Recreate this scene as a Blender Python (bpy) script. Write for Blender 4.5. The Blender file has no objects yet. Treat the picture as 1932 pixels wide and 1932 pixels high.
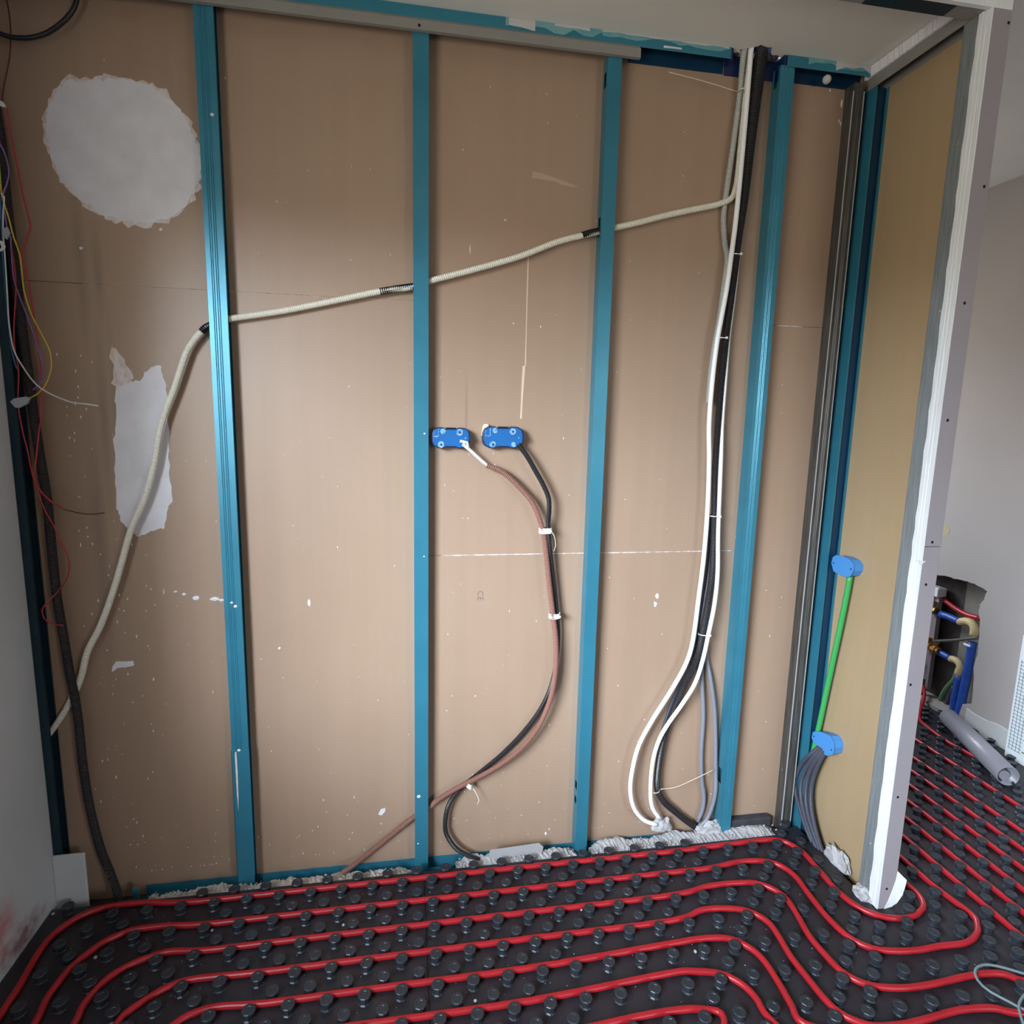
import bpy, bmesh, math, random
from math import radians, pi, sin, cos
from mathutils import Vector, Matrix
random.seed(7)
C = bpy.context.scene.collection
sc = bpy.context.scene

# ------------------------------------------------------------ camera
F = 1159.47; CAMH = 1.598
YAW, PITCH, ROLL = radians(9.9213443), radians(8.93390517), radians(1.27633336)
base = Matrix(((1, 0, 0), (0, 0, -1), (0, 1, 0)))
cy, sy = cos(YAW), sin(YAW); cp, sp = cos(PITCH), sin(PITCH); cr, sr = cos(ROLL), sin(ROLL)
Ry = Matrix(((cy, 0, -sy), (0, 1, 0), (sy, 0, cy)))
Rp = Matrix(((1, 0, 0), (0, cp, -sp), (0, sp, cp)))
Rr = Matrix(((cr, -sr, 0), (sr, cr, 0), (0, 0, 1)))
W2C = Rr @ Rp @ Ry @ base            # world -> camera (x right, y down, z forward)
C2W = W2C.transposed()
cam_d = bpy.data.cameras.new('camera'); cam = bpy.data.objects.new('camera', cam_d); C.objects.link(cam)
cam_d.sensor_width = 36; cam_d.lens = 36 * F / 1932; cam_d.clip_start = .02
rot = C2W @ Matrix(((1, 0, 0), (0, -1, 0), (0, 0, -1)))
cam.matrix_world = Matrix.Translation((0, 0, CAMH)) @ rot.to_4x4()
sc.camera = cam
sc.view_settings.view_transform = 'Standard'; sc.view_settings.look = 'None'
sc.view_settings.gamma = 1; sc.view_settings.use_curve_mapping = False
sc.view_settings.exposure = 0.0

# ------------------------------------------------------------ daylight
w = bpy.data.worlds.new('world'); sc.world = w; w.use_nodes = True
nt = w.node_tree; nt.nodes.clear()
out = nt.nodes.new('ShaderNodeOutputWorld'); bg = nt.nodes.new('ShaderNodeBackground')
bg.inputs[1].default_value = 22
# overcast sky: bright above, duller ground and houses below the horizon
tcw = nt.nodes.new('ShaderNodeTexCoord'); sx = nt.nodes.new('ShaderNodeSeparateXYZ'); rw = nt.nodes.new('ShaderNodeValToRGB')
nt.links.new(tcw.outputs['Generated'], sx.inputs[0]); nt.links.new(sx.outputs['Z'], rw.inputs[0])
rw.color_ramp.elements[0].position = .0; rw.color_ramp.elements[0].color = (.34, .32, .27, 1)
rw.color_ramp.elements[1].position = .30; rw.color_ramp.elements[1].color = (.80, .90, 1.0, 1)
nt.links.new(rw.outputs[0], bg.inputs[0])
nt.links.new(bg.outputs[0], out.inputs[0])

def area(name, loc, target, size, sizey, power, color):
    d = bpy.data.lights.new(name, 'AREA'); d.shape = 'RECTANGLE'; d.size = size; d.size_y = sizey
    d.energy = power; d.color = color
    o = bpy.data.objects.new(name, d); C.objects.link(o); o.location = loc
    o.rotation_euler = (Vector(target) - Vector(loc)).to_track_quat('-Z', 'Y').to_euler()
    return o
# the bright part of the sky seen through the window in the left wall, and softer daylight
# the bright part of the overcast sky, high outside the window in the left wall
area('sky_light', (-4.2, -4.0, 3.5), (-1.15, -.1, 1.6), 4.2, 1.8, 1850, (.76, .88, 1))
po = area('window_portal', (-1.27, -.19, 1.775), (1, -.19, 1.775), 1.82, 1.25, 1, (1, 1, 1)); po.data.cycles.is_portal = True
po = area('rear_portal', (2.65, -2.80, 1.65), (2.65, 0, 1.65), .9, 1.3, 1, (1, 1, 1)); po.data.cycles.is_portal = True  # portal for the unseen rear opening, added for fill daylight

po = area('end_portal', (2.1, 3.88, 1.65), (2.1, 0, 1.65), .7, 1.1, 1, (1, 1, 1)); po.data.cycles.is_portal = True  # portal for the unseen opening added to light the right room
# ------------------------------------------------------------ pixel -> point on a plane of the room
def ray(px, py): return C2W @ Vector(((px - 966) / F, (py - 966) / F, 1))
def PZ(px, py, z=0.):
    d = ray(px, py); t = (z - CAMH) / d.z; return Vector((d.x * t, d.y * t, z))
def PY(px, py, y):
    d = ray(px, py); t = y / d.y; return Vector((d.x * t, y, d.z * t + CAMH))
def PX(px, py, x):
    d = ray(px, py); t = x / d.x; return Vector((x, d.y * t, d.z * t + CAMH))
def proj(p):
    c = W2C @ (Vector(p) - Vector((0, 0, CAMH)))
    return (966 + F * c.x / c.z, 966 + F * c.y / c.z) if c.z > .05 else (-9999, -9999)

# ------------------------------------------------------------ materials
def lin(c):
    return tuple(((v / 255) / 12.92 if v / 255 <= .04045 else ((v / 255 + .055) / 1.055) ** 2.4) for v in c) + (1,)
def mat(name, col, rough=.6, metal=0., col2=None, nscale=6., namt=.5, bump=0., bscale=200., stretch=None,
        spots=None, coat=0., trans=0.):
    m = bpy.data.materials.new(name); m.use_nodes = True; n = m.node_tree.nodes; l = m.node_tree.links
    b = n['Principled BSDF']; b.inputs['Base Color'].default_value = lin(col)
    b.inputs['Roughness'].default_value = rough; b.inputs['Metallic'].default_value = metal
    if coat: b.inputs['Coat Weight'].default_value = coat
    if trans: b.inputs['Transmission Weight'].default_value = trans
    tc = n.new('ShaderNodeTexCoord'); mp = n.new('ShaderNodeMapping'); l.new(tc.outputs['Object'], mp.inputs[0])
    if stretch: mp.inputs['Scale'].default_value = stretch
    cur = None
    if col2:
        no = n.new('ShaderNodeTexNoise'); no.inputs['Scale'].default_value = nscale; no.inputs['Detail'].default_value = 6
        l.new(mp.outputs[0], no.inputs['Vector'])
        r = n.new('ShaderNodeValToRGB'); r.color_ramp.elements[0].position = .5 - .5 * (1 - namt) - .02
        r.color_ramp.elements[1].position = .5 + .5 * (1 - namt) + .02
        r.color_ramp.elements[0].position = max(0, .5 - (1 - namt) * .4); r.color_ramp.elements[1].position = min(1, .5 + (1 - namt) * .4)
        r.color_ramp.elements[0].color = lin(col); r.color_ramp.elements[1].color = lin(col2)
        l.new(no.outputs['Fac'], r.inputs[0]); cur = r.outputs[0]
    if spots:
        scol, sscale, thr = spots
        v = n.new('ShaderNodeTexNoise'); v.inputs['Scale'].default_value = sscale; v.inputs['Detail'].default_value = 3
        l.new(tc.outputs['Object'], v.inputs['Vector'])
        r2 = n.new('ShaderNodeValToRGB'); r2.color_ramp.elements[0].position = thr; r2.color_ramp.elements[1].position = thr + .03
        l.new(v.outputs['Fac'], r2.inputs[0])
        mx = n.new('ShaderNodeMix'); mx.data_type = 'RGBA'; l.new(r2.outputs[0], mx.inputs[0])
        if cur: l.new(cur, mx.inputs[6])
        else: mx.inputs[6].default_value = lin(col)
        mx.inputs[7].default_value = lin(scol); cur = mx.outputs[2]
    if cur: l.new(cur, b.inputs['Base Color'])
    if bump:
        bn = n.new('ShaderNodeTexNoise'); bn.inputs['Scale'].default_value = bscale; bn.inputs['Detail'].default_value = 4
        l.new(mp.outputs[0], bn.inputs['Vector'])
        bu = n.new('ShaderNodeBump'); bu.inputs['Strength'].default_value = bump; bu.inputs['Distance'].default_value = .002
        l.new(bn.outputs['Fac'], bu.inputs['Height']); l.new(bu.outputs[0], b.inputs['Normal'])
    return m
M = dict(
    board=mat('brown_board_paper', (161, 134, 113), .42, col2=(168, 142, 122), nscale=2.2, namt=.2, bump=.12, bscale=260),
    board_side=mat('brown_board_paper_side', (168, 142, 108), .42, col2=(174, 150, 118), nscale=2.2, namt=.2, bump=.1, bscale=260),
    boardedge=mat('plasterboard_edge', (214, 200, 180), .8, bump=.2),
    white=mat('white_plasterboard', (196, 196, 196), .75, col2=(184, 184, 184), nscale=3, namt=.2, bump=.1, bscale=120),
    leftwall=mat('left_wall_paint', (205, 206, 208), .7, col2=(190, 193, 194), nscale=2.5, namt=.3, bump=.15, bscale=90),
    ceil=mat('ceiling_paint', (240, 236, 228), .8, col2=(234, 231, 224), nscale=3, namt=.2),
    filler=mat('white_filler', (232, 230, 236), .7, col2=(214, 212, 218), nscale=14, namt=.3, bump=.2, bscale=60),
    filler_thin=mat('thin_filler_smear', (206, 186, 172), .75, col2=(228, 220, 222), nscale=40, namt=.5, stretch=(3, 1, 1)),
    joint=mat('board_joint_paper', (216, 190, 168), .7),
    blue=mat('blue_steel_profile', (60, 134, 158), .34, .3, col2=(52, 122, 146), nscale=9, namt=.2, bump=.05, spots=((196, 215, 222), 55, .775)),
    navy=mat('blue_steel_inner_shade', (22, 68, 100), .4, .3, col2=(16, 54, 84), nscale=8, namt=.2),  # inside faces of the blue steel, their shade put into the colour
    darkblue=mat('blue_steel_darkened', (26, 56, 70), .5, .3, col2=(22, 44, 54), nscale=20, namt=.3),  # blue steel with the corner stud's shade coloured in; also the header strip
    galv=mat('galvanised_steel', (150, 156, 158), .42, .3, col2=(120, 126, 128), nscale=30, namt=.3, stretch=(4, 4, .3), spots=((214, 214, 214), 60, .74)),
    galvdark=mat('dull_galvanised_steel', (104, 102, 98), .5, .5, col2=(60, 60, 58), nscale=30, namt=.3, stretch=(4, 4, .3), spots=((170, 165, 160), 70, .74)),
    angle=mat('grey_angle_steel', (150, 148, 144), .5, .2, col2=(136, 134, 130), nscale=6, namt=.2),
    bead=mat('plastered_corner_bead', (236, 238, 240), .6, col2=(214, 218, 222), nscale=50, namt=.3, stretch=(6, 6, .15), bump=.3, bscale=90),
    endboard=mat('end_board_paint', (158, 150, 156), .65, col2=(148, 142, 147), nscale=3, namt=.2),
    rubble=mat('plaster_rubble', (206, 200, 196), .9, col2=(172, 162, 152), nscale=25, namt=.3, bump=.6, bscale=70),
    rubblew=mat('fresh_plaster', (176, 174, 176), .85, bump=.4, bscale=80),
    mat_=mat('black_heating_mat', (43, 41, 48), .45, col2=(35, 33, 39), nscale=14, namt=.3, bump=.15, bscale=150, spots=((120, 118, 120), 90, .76)),
    nub=mat('black_nub_plastic', (46, 51, 59), .38, col2=(37, 41, 48), nscale=40, namt=.3, bump=.08, bscale=300),
    pipe=mat('red_heating_pipe', (176, 32, 42), .36, col2=(160, 26, 36), nscale=20, namt=.3),
    cwhite=mat('ivory_corrugated_conduit', (226, 222, 208), .5),
    cwhite2=mat('white_smooth_conduit', (244, 246, 248), .38),
    cgrey=mat('translucent_grey_conduit', (170, 172, 168), .45),
    cgrey2=mat('grey_cable_sheath', (126, 130, 142), .42),
    cblack=mat('black_corrugated_conduit', (34, 32, 36), .38, col2=(26, 24, 28), nscale=30, namt=.3),
    cdark=mat('dusty_black_conduit', (48, 42, 46), .6, col2=(32, 28, 32), nscale=60, namt=.3, spots=((120, 112, 110), 110, .72)),
    cslate=mat('slate_conduit', (66, 68, 80), .5),
    cbrown=mat('brown_corrugated_conduit', (142, 100, 88), .5),
    tape=mat('black_tape', (18, 18, 20), .3),
    tie=mat('white_cable_tie', (236, 236, 232), .4),
    tiecream=mat('cream_string', (226, 214, 190), .6),
    blueplastic=mat('blue_box_plastic', (24, 102, 168), .35, col2=(20, 92, 158), nscale=20, namt=.3),
    blueplastic2=mat('sky_blue_box_plastic', (72, 140, 206), .4),
    bluelight=mat('pale_blue_knockout', (150, 186, 216), .4, col2=(60, 120, 170), nscale=120, namt=.6),
    bluedeep=mat('deep_blue_slot', (8, 34, 84), .5),
    green=mat('green_conduit', (60, 160, 84), .4),
    red=mat('red_wire', (176, 40, 52), .45), darkred=mat('dark_red_wire', (96, 26, 34), .5),
    purple=mat('violet_wire', (126, 100, 168), .45), yellow=mat('yellow_wire', (208, 180, 60), .45),
    whitewire=mat('pale_wire', (214, 222, 216), .45), bluewire=mat('blue_wire', (40, 90, 140), .45),
    pinkwire=mat('pink_wire', (190, 140, 130), .5), limewire=mat('lime_wire', (150, 190, 80), .5),
    connector=mat('clear_grey_connector', (170, 176, 186), .3),
    concrete=mat('dark_recess_masonry', (84, 78, 76), .9, col2=(58, 52, 50), nscale=18, namt=.4, bump=.6, bscale=60),
    recess2=mat('grey_recess_board', (134, 130, 122), .9, col2=(118, 116, 108), nscale=10, namt=.3),
    farwall=mat('far_wall_plaster', (172, 164, 160), .8, col2=(164, 158, 155), nscale=2.5, namt=.3, bump=.08, bscale=60),
    brass=mat('brass', (196, 150, 84), .3, .8), beige=mat('beige_elbow', (208, 186, 140), .5),
    pexblue=mat('blue_water_pipe', (34, 72, 160), .4, col2=(46, 90, 176), nscale=40, namt=.4),
    bracket=mat('bracket_steel', (168, 158, 164), .4, .3),
    greyrod=mat('olive_rod', (88, 88, 76), .5), dullgreen=mat('dull_green_tube', (96, 132, 92), .5),
    tubegrey=mat('grey_film_tube', (150, 150, 158), .35, col2=(132, 130, 138), nscale=5, namt=.3),
    black=mat('matt_black', (8, 8, 9), .8), cardw=mat('white_card', (232, 236, 238), .6),
    cablegrey=mat('grey_loose_cable', (110, 128, 132), .5), tealsmear=mat('pale_teal_smear', (128, 172, 176), .7, col2=(84, 146, 160), nscale=22, namt=.4), faint=mat('faint_scuff', (180, 156, 134), .6), yellowmark=mat('yellow_mark', (176, 166, 130), .7),
    ink=mat('grey_ink', (120, 104, 96), .8),
    foam=mat('dark_foam_and_hole_fill', (62, 62, 68), .8, col2=(44, 44, 50), nscale=30, namt=.3, bump=.4, bscale=60),
)
# soft streaks and stains of their own on the brown board paper
def add_streaks(m):
    n = m.node_tree.nodes; l = m.node_tree.links; b = n['Principled BSDF']
    src = b.inputs['Base Color'].links[0].from_socket
    tc = n.new('ShaderNodeTexCoord'); mp = n.new('ShaderNodeMapping'); mp.inputs['Scale'].default_value = (14, 14, .5)
    no = n.new('ShaderNodeTexNoise'); no.inputs['Scale'].default_value = 1.6; no.inputs['Detail'].default_value = 3
    l.new(tc.outputs['Object'], mp.inputs[0]); l.new(mp.outputs[0], no.inputs['Vector'])
    r = n.new('ShaderNodeValToRGB'); r.color_ramp.elements[0].position = .35; r.color_ramp.elements[0].color = (.96, .96, .96, 1)
    r.color_ramp.elements[1].position = .65; r.color_ramp.elements[1].color = (1.0, 1.0, 1.0, 1)
    l.new(no.outputs['Fac'], r.inputs[0])
    mx = n.new('ShaderNodeMix'); mx.data_type = 'RGBA'; mx.blend_type = 'MULTIPLY'; mx.inputs[0].default_value = 1
    l.new(src, mx.inputs[6]); l.new(r.outputs[0], mx.inputs[7]); l.new(mx.outputs[2], b.inputs['Base Color'])
add_streaks(M['board']); add_streaks(M['board_side'])
# red paint smear low on the left wall (a stain with a place of its own)
def add_smear(m):
    n = m.node_tree.nodes; l = m.node_tree.links; b = n['Principled BSDF']
    src = b.inputs['Base Color'].links[0].from_socket
    tc = n.new('ShaderNodeTexCoord')
    cur = src
    for (cyy, czz, ra, rb, col, thr) in ((1.70, .14, .16, .13, (190, 110, 112), .48), (1.82, .04, .16, .07, (120, 60, 66), .5), (1.6, .09, .2, .12, (184, 84, 88), .5)):
        mp = n.new('ShaderNodeMapping'); mp.vector_type = 'POINT'
        mp.inputs['Location'].default_value = (0, -cyy / ra, -czz / rb); mp.inputs['Scale'].default_value = (0, 1 / ra, 1 / rb)
        g = n.new('ShaderNodeTexGradient'); g.gradient_type = 'SPHERICAL'
        l.new(tc.outputs['Object'], mp.inputs[0]); l.new(mp.outputs[0], g.inputs[0])
        no = n.new('ShaderNodeTexNoise'); no.inputs['Scale'].default_value = 24; l.new(tc.outputs['Object'], no.inputs['Vector'])
        mu = n.new('ShaderNodeMath'); mu.operation = 'MULTIPLY'; l.new(g.outputs['Fac'], mu.inputs[0]); l.new(no.outputs['Fac'], mu.inputs[1])
        r = n.new('ShaderNodeValToRGB'); r.color_ramp.elements[0].position = .1; r.color_ramp.elements[1].position = .42
        r.color_ramp.elements[1].color = (.8, .8, .8, 1); l.new(mu.outputs[0], r.inputs[0])
        mx = n.new('ShaderNodeMix'); mx.data_type = 'RGBA'; l.new(r.outputs[0], mx.inputs[0]); l.new(cur, mx.inputs[6])
        mx.inputs[7].default_value = lin(col); cur = mx.outputs[2]
    l.new(cur, b.inputs['Base Color'])
add_smear(M['leftwall'])
# grey run-down stains on the paper of the leftmost sheets
def add_stains(m):
    n = m.node_tree.nodes; l = m.node_tree.links; b = n['Principled BSDF']
    cur = b.inputs['Base Color'].links[0].from_socket; tc = n.new('ShaderNodeTexCoord')
    for (cx_, cz_, ra, rb) in ((-.93, 2.02, .022, .30), (-.885, 1.98, .018, .16), (-.90, 1.55, .02, .35), (-.865, 1.45, .016, .5), (-.94, 1.2, .03, .5), (.20, 1.6, .006, .15)):
        mp = n.new('ShaderNodeMapping'); mp.inputs['Location'].default_value = (-cx_ / ra, 0, -cz_ / rb); mp.inputs['Scale'].default_value = (1 / ra, 0, 1 / rb)
        g_ = n.new('ShaderNodeTexGradient'); g_.gradient_type = 'SPHERICAL'; l.new(tc.outputs['Object'], mp.inputs[0]); l.new(mp.outputs[0], g_.inputs[0])
        mu = n.new('ShaderNodeMath'); mu.operation = 'MULTIPLY'; mu.inputs[1].default_value = .38; l.new(g_.outputs['Fac'], mu.inputs[0])
        mx = n.new('ShaderNodeMix'); mx.data_type = 'RGBA'; l.new(mu.outputs[0], mx.inputs[0]); l.new(cur, mx.inputs[6]); mx.inputs[7].default_value = lin((92, 82, 70)); cur = mx.outputs[2]
    l.new(cur, b.inputs['Base Color'])
add_stains(M['board'])

# ------------------------------------------------------------ object helpers
def link(name, me, parent=None):
    o = bpy.data.objects.new(name, me); C.objects.link(o)
    if parent: o.parent = parent
    return o
def tag(o, label=None, cat=None, group=None, kind=None):
    if label: o['label'] = label
    if cat: o['category'] = cat
    if group: o['group'] = group
    if kind: o['kind'] = kind
    return o
def thing(name, label, cat, loc=(0, 0, 0), group=None):
    o = bpy.data.objects.new(name, None); C.objects.link(o); o.empty_display_size = .05
    o.location = loc; bpy.context.view_layer.update()
    return tag(o, label, cat, group)
def build(name, bm, m, parent=None, smooth=False, bevel=0.):
    me = bpy.data.meshes.new(name)
    bmesh.ops.recalc_face_normals(bm, faces=bm.faces[:])
    bm.to_mesh(me); bm.free()
    me.materials.append(M[m] if isinstance(m, str) else m)
    if smooth:
        for p in me.polygons: p.use_smooth = True
    o = link(name, me, parent)
    if parent: o.matrix_parent_inverse = Matrix.Translation(-parent.matrix_world.translation) if parent.type == 'EMPTY' else Matrix()
    if bevel:
        b = o.modifiers.new('bevel', 'BEVEL'); b.width = bevel; b.segments = 2; b.limit_method = 'ANGLE'
    return o
def box(bm, x0, x1, y0, y1, z0, z1):
    v = [bm.verts.new((x, y, z)) for x in (x0, x1) for y in (y0, y1) for z in (z0, z1)]
    for f in ((0, 1, 3, 2), (4, 6, 7, 5), (0, 4, 5, 1), (2, 3, 7, 6), (0, 2, 6, 4), (1, 5, 7, 3)):
        bm.faces.new([v[i] for i in f])
def boxes(*bs):
    bm = bmesh.new()
    for b in bs: box(bm, *b)
    return bm
def catmull(P, per=8):
    P = [Vector(p) for p in P]
    if len(P) < 3: return P
    Q = [2 * P[0] - P[1]] + P + [2 * P[-1] - P[-2]]
    out_ = []
    for i in range(1, len(Q) - 2):
        p0, p1, p2, p3 = Q[i - 1:i + 3]
        # centripetal-safe: plain catmull on short spans
        n = max(1, per)
        for k in range(n):
            t = k / n
            out_.append(.5 * ((2 * p1) + (-p0 + p2) * t + (2 * p0 - 5 * p1 + 4 * p2 - p3) * t * t + (-p0 + 3 * p1 - 3 * p2 + p3) * t ** 3))
    out_.append(P[-1]); return out_
def resample(P, step):
    L = [0.]
    for a, b in zip(P, P[1:]): L.append(L[-1] + (b - a).length)
    n = max(2, int(round(L[-1] / step)) + 1); out_ = []; j = 0
    for i in range(n):
        s = L[-1] * i / (n - 1)
        while j < len(L) - 2 and L[j + 1] < s: j += 1
        t = (s - L[j]) / max(1e-9, L[j + 1] - L[j]); out_.append(P[j].lerp(P[j + 1], min(1, max(0, t))))
    return out_
def sweep(bm, P, radii, sides=10, cap=True):
    n = len(P); up = Vector((0, 1, .01)).normalized(); rings = []
    t = (P[1] - P[0]).normalized(); u = t.cross(up)
    if u.length < .1: u = t.cross(Vector((1, 0, 0)))
    u.normalize()
    for i in range(n):
        t = (P[min(i + 1, n - 1)] - P[max(i - 1, 0)]).normalized()
        u = (u - t * u.dot(t)).normalized(); v = t.cross(u)
        r = radii[i] if isinstance(radii, list) else radii
        rings.append([bm.verts.new(P[i] + (u * cos(2 * pi * k / sides) + v * sin(2 * pi * k / sides)) * r) for k in range(sides)])
    for a, b in zip(rings, rings[1:]):
        for k in range(sides): bm.faces.new((a[k], a[(k + 1) % sides], b[(k + 1) % sides], b[k]))
    if cap:
        bm.faces.new(rings[0][::-1]); bm.faces.new(rings[-1])
def tube(name, P, r, m, parent=None, sides=10, step=.02, pitch=0, depth=.12):
    S = catmull(P)
    bm = bmesh.new()
    if pitch:
        S = resample(S, pitch / 2); rf = r if callable(r) else (lambda z: r); rad = [rf(S[i].z) * (1 if i % 2 else 1 - depth) for i in range(len(S))]
        sweep(bm, S, rad, sides)
        o = build(name, bm, m, parent, smooth=False)
    else:
        S = resample(S, step); sweep(bm, S, [r(p_.z) for p_ in S] if callable(r) else r, sides); o = build(name, bm, m, parent, smooth=True)
    return o
def fill(outer, holes, to3d, thick=None):
    """flat face with holes from 2D loops, made by to3d(u,v,depth); thick gives a second skin and rims"""
    bm = bmesh.new()
    def loop(L, d): return [bm.verts.new(to3d(u, v, d)) for u, v in L]
    sets = []
    for d in ([0] if thick is None else [0, thick]):
        loops = [loop(outer, d)] + [loop(h, d) for h in holes]; edges = []
        for lp in loops:
            for a, b in zip(lp, lp[1:] + lp[:1]): edges.append(bm.edges.new((a, b)))
        bmesh.ops.triangle_fill(bm, edges=edges, use_beauty=True)
        sets.append(loops)
    if thick is not None:
        for la, lb in zip(*sets):
            for i in range(len(la)):
                j = (i + 1) % len(la); bm.faces.new((la[i], la[j], lb[j], lb[i]))
    return bm
def jag(pts, amp, sub=5, seed=1):
    rnd = random.Random(seed); out_ = []
    for a, b in zip(pts, pts[1:] + pts[:1]):
        for k in range(sub):
            t = k / sub; out_.append((a[0] + (b[0] - a[0]) * t + rnd.uniform(-amp, amp), a[1] + (b[1] - a[1]) * t + rnd.uniform(-amp, amp)))
    return out_

YF, YB = 2.018, 2.066          # stud fronts, face of the brown boards
ZC = 2.77                      # niche ceiling
XL, XP = -1.125, 1.54          # left wall face, cavity face of the right partition
# ============================================================ SETTING
floor = tag(build('floor', boxes((-1.4, 3.3, -2.7, 3.8, -.16, -.066)), 'concrete'), kind='structure')
wall_back = tag(build('wall_back', boxes((-1.4, 1.60, 2.084, 2.2, -.16, 3.0)), 'concrete'), kind='structure')
g = .0007
def sheet(x0, x1, z0, z1):
    return build('plasterboard', boxes((x0 + g, x1 - g, YB, YB + .0125, z0 + g, z1 - g)), 'board', wall_back)
sheet(-1.30, .045, -.06, 1.9515); sheet(-1.30, .045, 1.9515, 2.90)
sheet(.045, 1.235, -.06, 1.119); sheet(.045, 1.235, 1.119, 2.90)
sheet(1.235, 1.588, -.06, 1.934); sheet(1.235, 1.588, 1.934, 2.90)
# thin bright ridges of torn paper along the sheet joints
def ridge(x0, x1, z, w_, mt, seed):
    rnd = random.Random(seed); bm = bmesh.new(); n = int((x1 - x0) / .008); prev = None
    for i in range(n + 1):
        x = x0 + (x1 - x0) * i / n; h = w_ * rnd.uniform(.35, 1.3)
        cur = [bm.verts.new((x, YB - .0001, z - h * .8)), bm.verts.new((x, YB - .0012, z)), bm.verts.new((x, YB - .0001, z + h * .3))]
        if prev:
            bm.faces.new((prev[0], cur[0], cur[1], prev[1])); bm.faces.new((prev[1], cur[1], cur[2], prev[2]))
        prev = cur
    build('joint_ridge', bm, mt, wall_back)
ridge(-.93, .03, 1.9515, .0013, 'joint', 3); ridge(.12, 1.2, 1.119, .0030, 'filler', 4); ridge(1.30, 1.40, 1.934, .0022, 'filler', 5)
# filler patches and smears on the brown paper
def patch(name, px, amp, mt, sub=5, seed=1, d=.0012, parent=None):
    L = [PY(a, b, YB) for a, b in px]; L = jag([(p.x, p.z) for p in L], amp, sub, seed)
    o = build(name, fill(L, [], lambda u, v, k: (u, YB - .0002 - k, v), d), mt, parent or wall_back); return o
circ = [(128, 152), (104, 175), (90, 205), (87, 240), (91, 278), (101, 310), (117, 342), (140, 366), (168, 388), (200, 408), (240, 419),
        (282, 420), (322, 410), (350, 392), (366, 362), (378, 332), (380, 298), (368, 262), (354, 230), (330, 197), (300, 172), (270, 158), (235, 150), (200, 150), (165, 152)]
patch('filler_patch', [(233 + (x - 233) * 1.035, 285 + (y - 285) * 1.05) for x, y in circ], .008, 'filler_thin', 4, 2, .0006)
patch('filler_patch', circ, .0045, 'filler', 5, 3, .0016)
patch('filler_patch', [(218, 738), (240, 722), (262, 718), (283, 695), (303, 690), (312, 718), (317, 760), (318, 800), (320, 880), (326, 945),
      (316, 958), (313, 995), (286, 1003), (262, 1012), (242, 1000), (229, 985), (222, 960), (217, 900), (215, 830), (219, 780)], .0035, 'filler', 5, 5, .0012)
patch('filler_smear', [(209, 652), (222, 662), (240, 688), (252, 720), (236, 742), (217, 745), (212, 700)], .008, 'filler_thin', 4, 6, .0005)
patch('filler_smear', [(213, 1256), (219, 1248), (252, 1247), (253, 1255), (236, 1259), (222, 1260), (211, 1268)], .001, 'filler', 3, 7, .0007)
patch('filler_smear', [(714, 1537), (719, 1526), (727, 1524), (727, 1531), (720, 1538)], .001, 'filler', 2, 8, .001)
patch('filler_smear', [(1005, 322), (1090, 350), (1088, 354), (1050, 345), (1004, 335)], .003, 'faint', 3, 9, .0003)
patch('filler_smear', [(986, 690), (991, 690), (984, 790), (981, 790)], .0006, 'joint', 3, 10, .0006)
patch('filler_smear', [(996, 470), (998, 470), (992, 690), (990, 690)], .0006, 'joint', 3, 10, .0004)
# dust splashes: many tiny blobs nobody could count
def splashes():
    bm = bmesh.new(); rnd = random.Random(11)
    def dot(c, rx, rz, n):
        k = 6; c = Vector(c); a = rnd.uniform(0, pi)
        ax = {'y': (Vector((1, 0, 0)), Vector((0, 0, 1)), Vector((0, -1, 0))), 'x': (Vector((0, 1, 0)), Vector((0, 0, 1)), Vector((-1, 0, 0)))}[n]
        top = bm.verts.new(c + ax[2] * .0014)
        ring = [bm.verts.new(c + ax[0] * rx * cos(a + 2 * pi * i / k) * rnd.uniform(.6, 1.2) + ax[1] * rz * sin(a + 2 * pi * i / k) * rnd.uniform(.6, 1.2)) for i in range(k)]
        for i in range(k): bm.faces.new((ring[i], ring[(i + 1) % k], top))
    for i in range(330):
        x = rnd.uniform(-.95, 1.5); z = .03 + 2.6 * rnd.random() ** 2.6; s_ = rnd.uniform(.0008, .0022)
        dot((x, YB, z), s_, s_ * rnd.uniform(1, 2.2), 'y')
    for i in range(90):
        x = rnd.uniform(-1.02, -.8); z = rnd.uniform(.1, 1.75); s_ = rnd.uniform(.001, .0028); dot((x, YB, z), s_, s_ * rnd.uniform(1, 3), 'y')
    for px, py, a, b in [(309, 1117, 1.2, 7), (331, 1116, 4, 2), (347, 1121, 4, 3), (371, 1128, 7, 5), (405, 1130, 10, 4), (418, 1132, 7, 3), (583, 1137, 2.5, 8), (527, 1223, 3, 3), (152, 787, 1, 3),
                         (402, 1306, 1, 4), (600, 1560, 1.5, 2), (1240, 1125, 4, 10), (1236, 1140, 4, 8), (1030, 1573, 3, 6), (887, 470, 1.2, 8), (953, 415, 3, 1.5),
                         (1588, 195, 3, 9), (1596, 200, 3, 4), (1583, 228, 2, 4), (1566, 170, 3, 3), (1586, 233, 2, 5), (303, 433, 3, 3), (153, 468, 3, 3)]:
        p = PY(px, py, YB); dot(p, a * .0017, b * .0017, 'y')
    for i in range(70):
        p = PX(rnd.uniform(1592, 1700), rnd.uniform(1150, 1640), 1.588)
        if 1.66 < p.y < 1.97: s_ = rnd.uniform(.0012, .004); dot(p, s_, s_ * 1.8, 'x')
    for px, py in [(1640, 1205), (1650, 1195), (1640, 1220), (1653, 1245), (1617, 1420), (1622, 1430), (1628, 1443), (1633, 1455), (1636, 1270), (1660, 1360), (1655, 1375)]:
        p = PX(px, py, 1.588); dot(p, .007, .011, 'x')
    return bm
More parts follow.
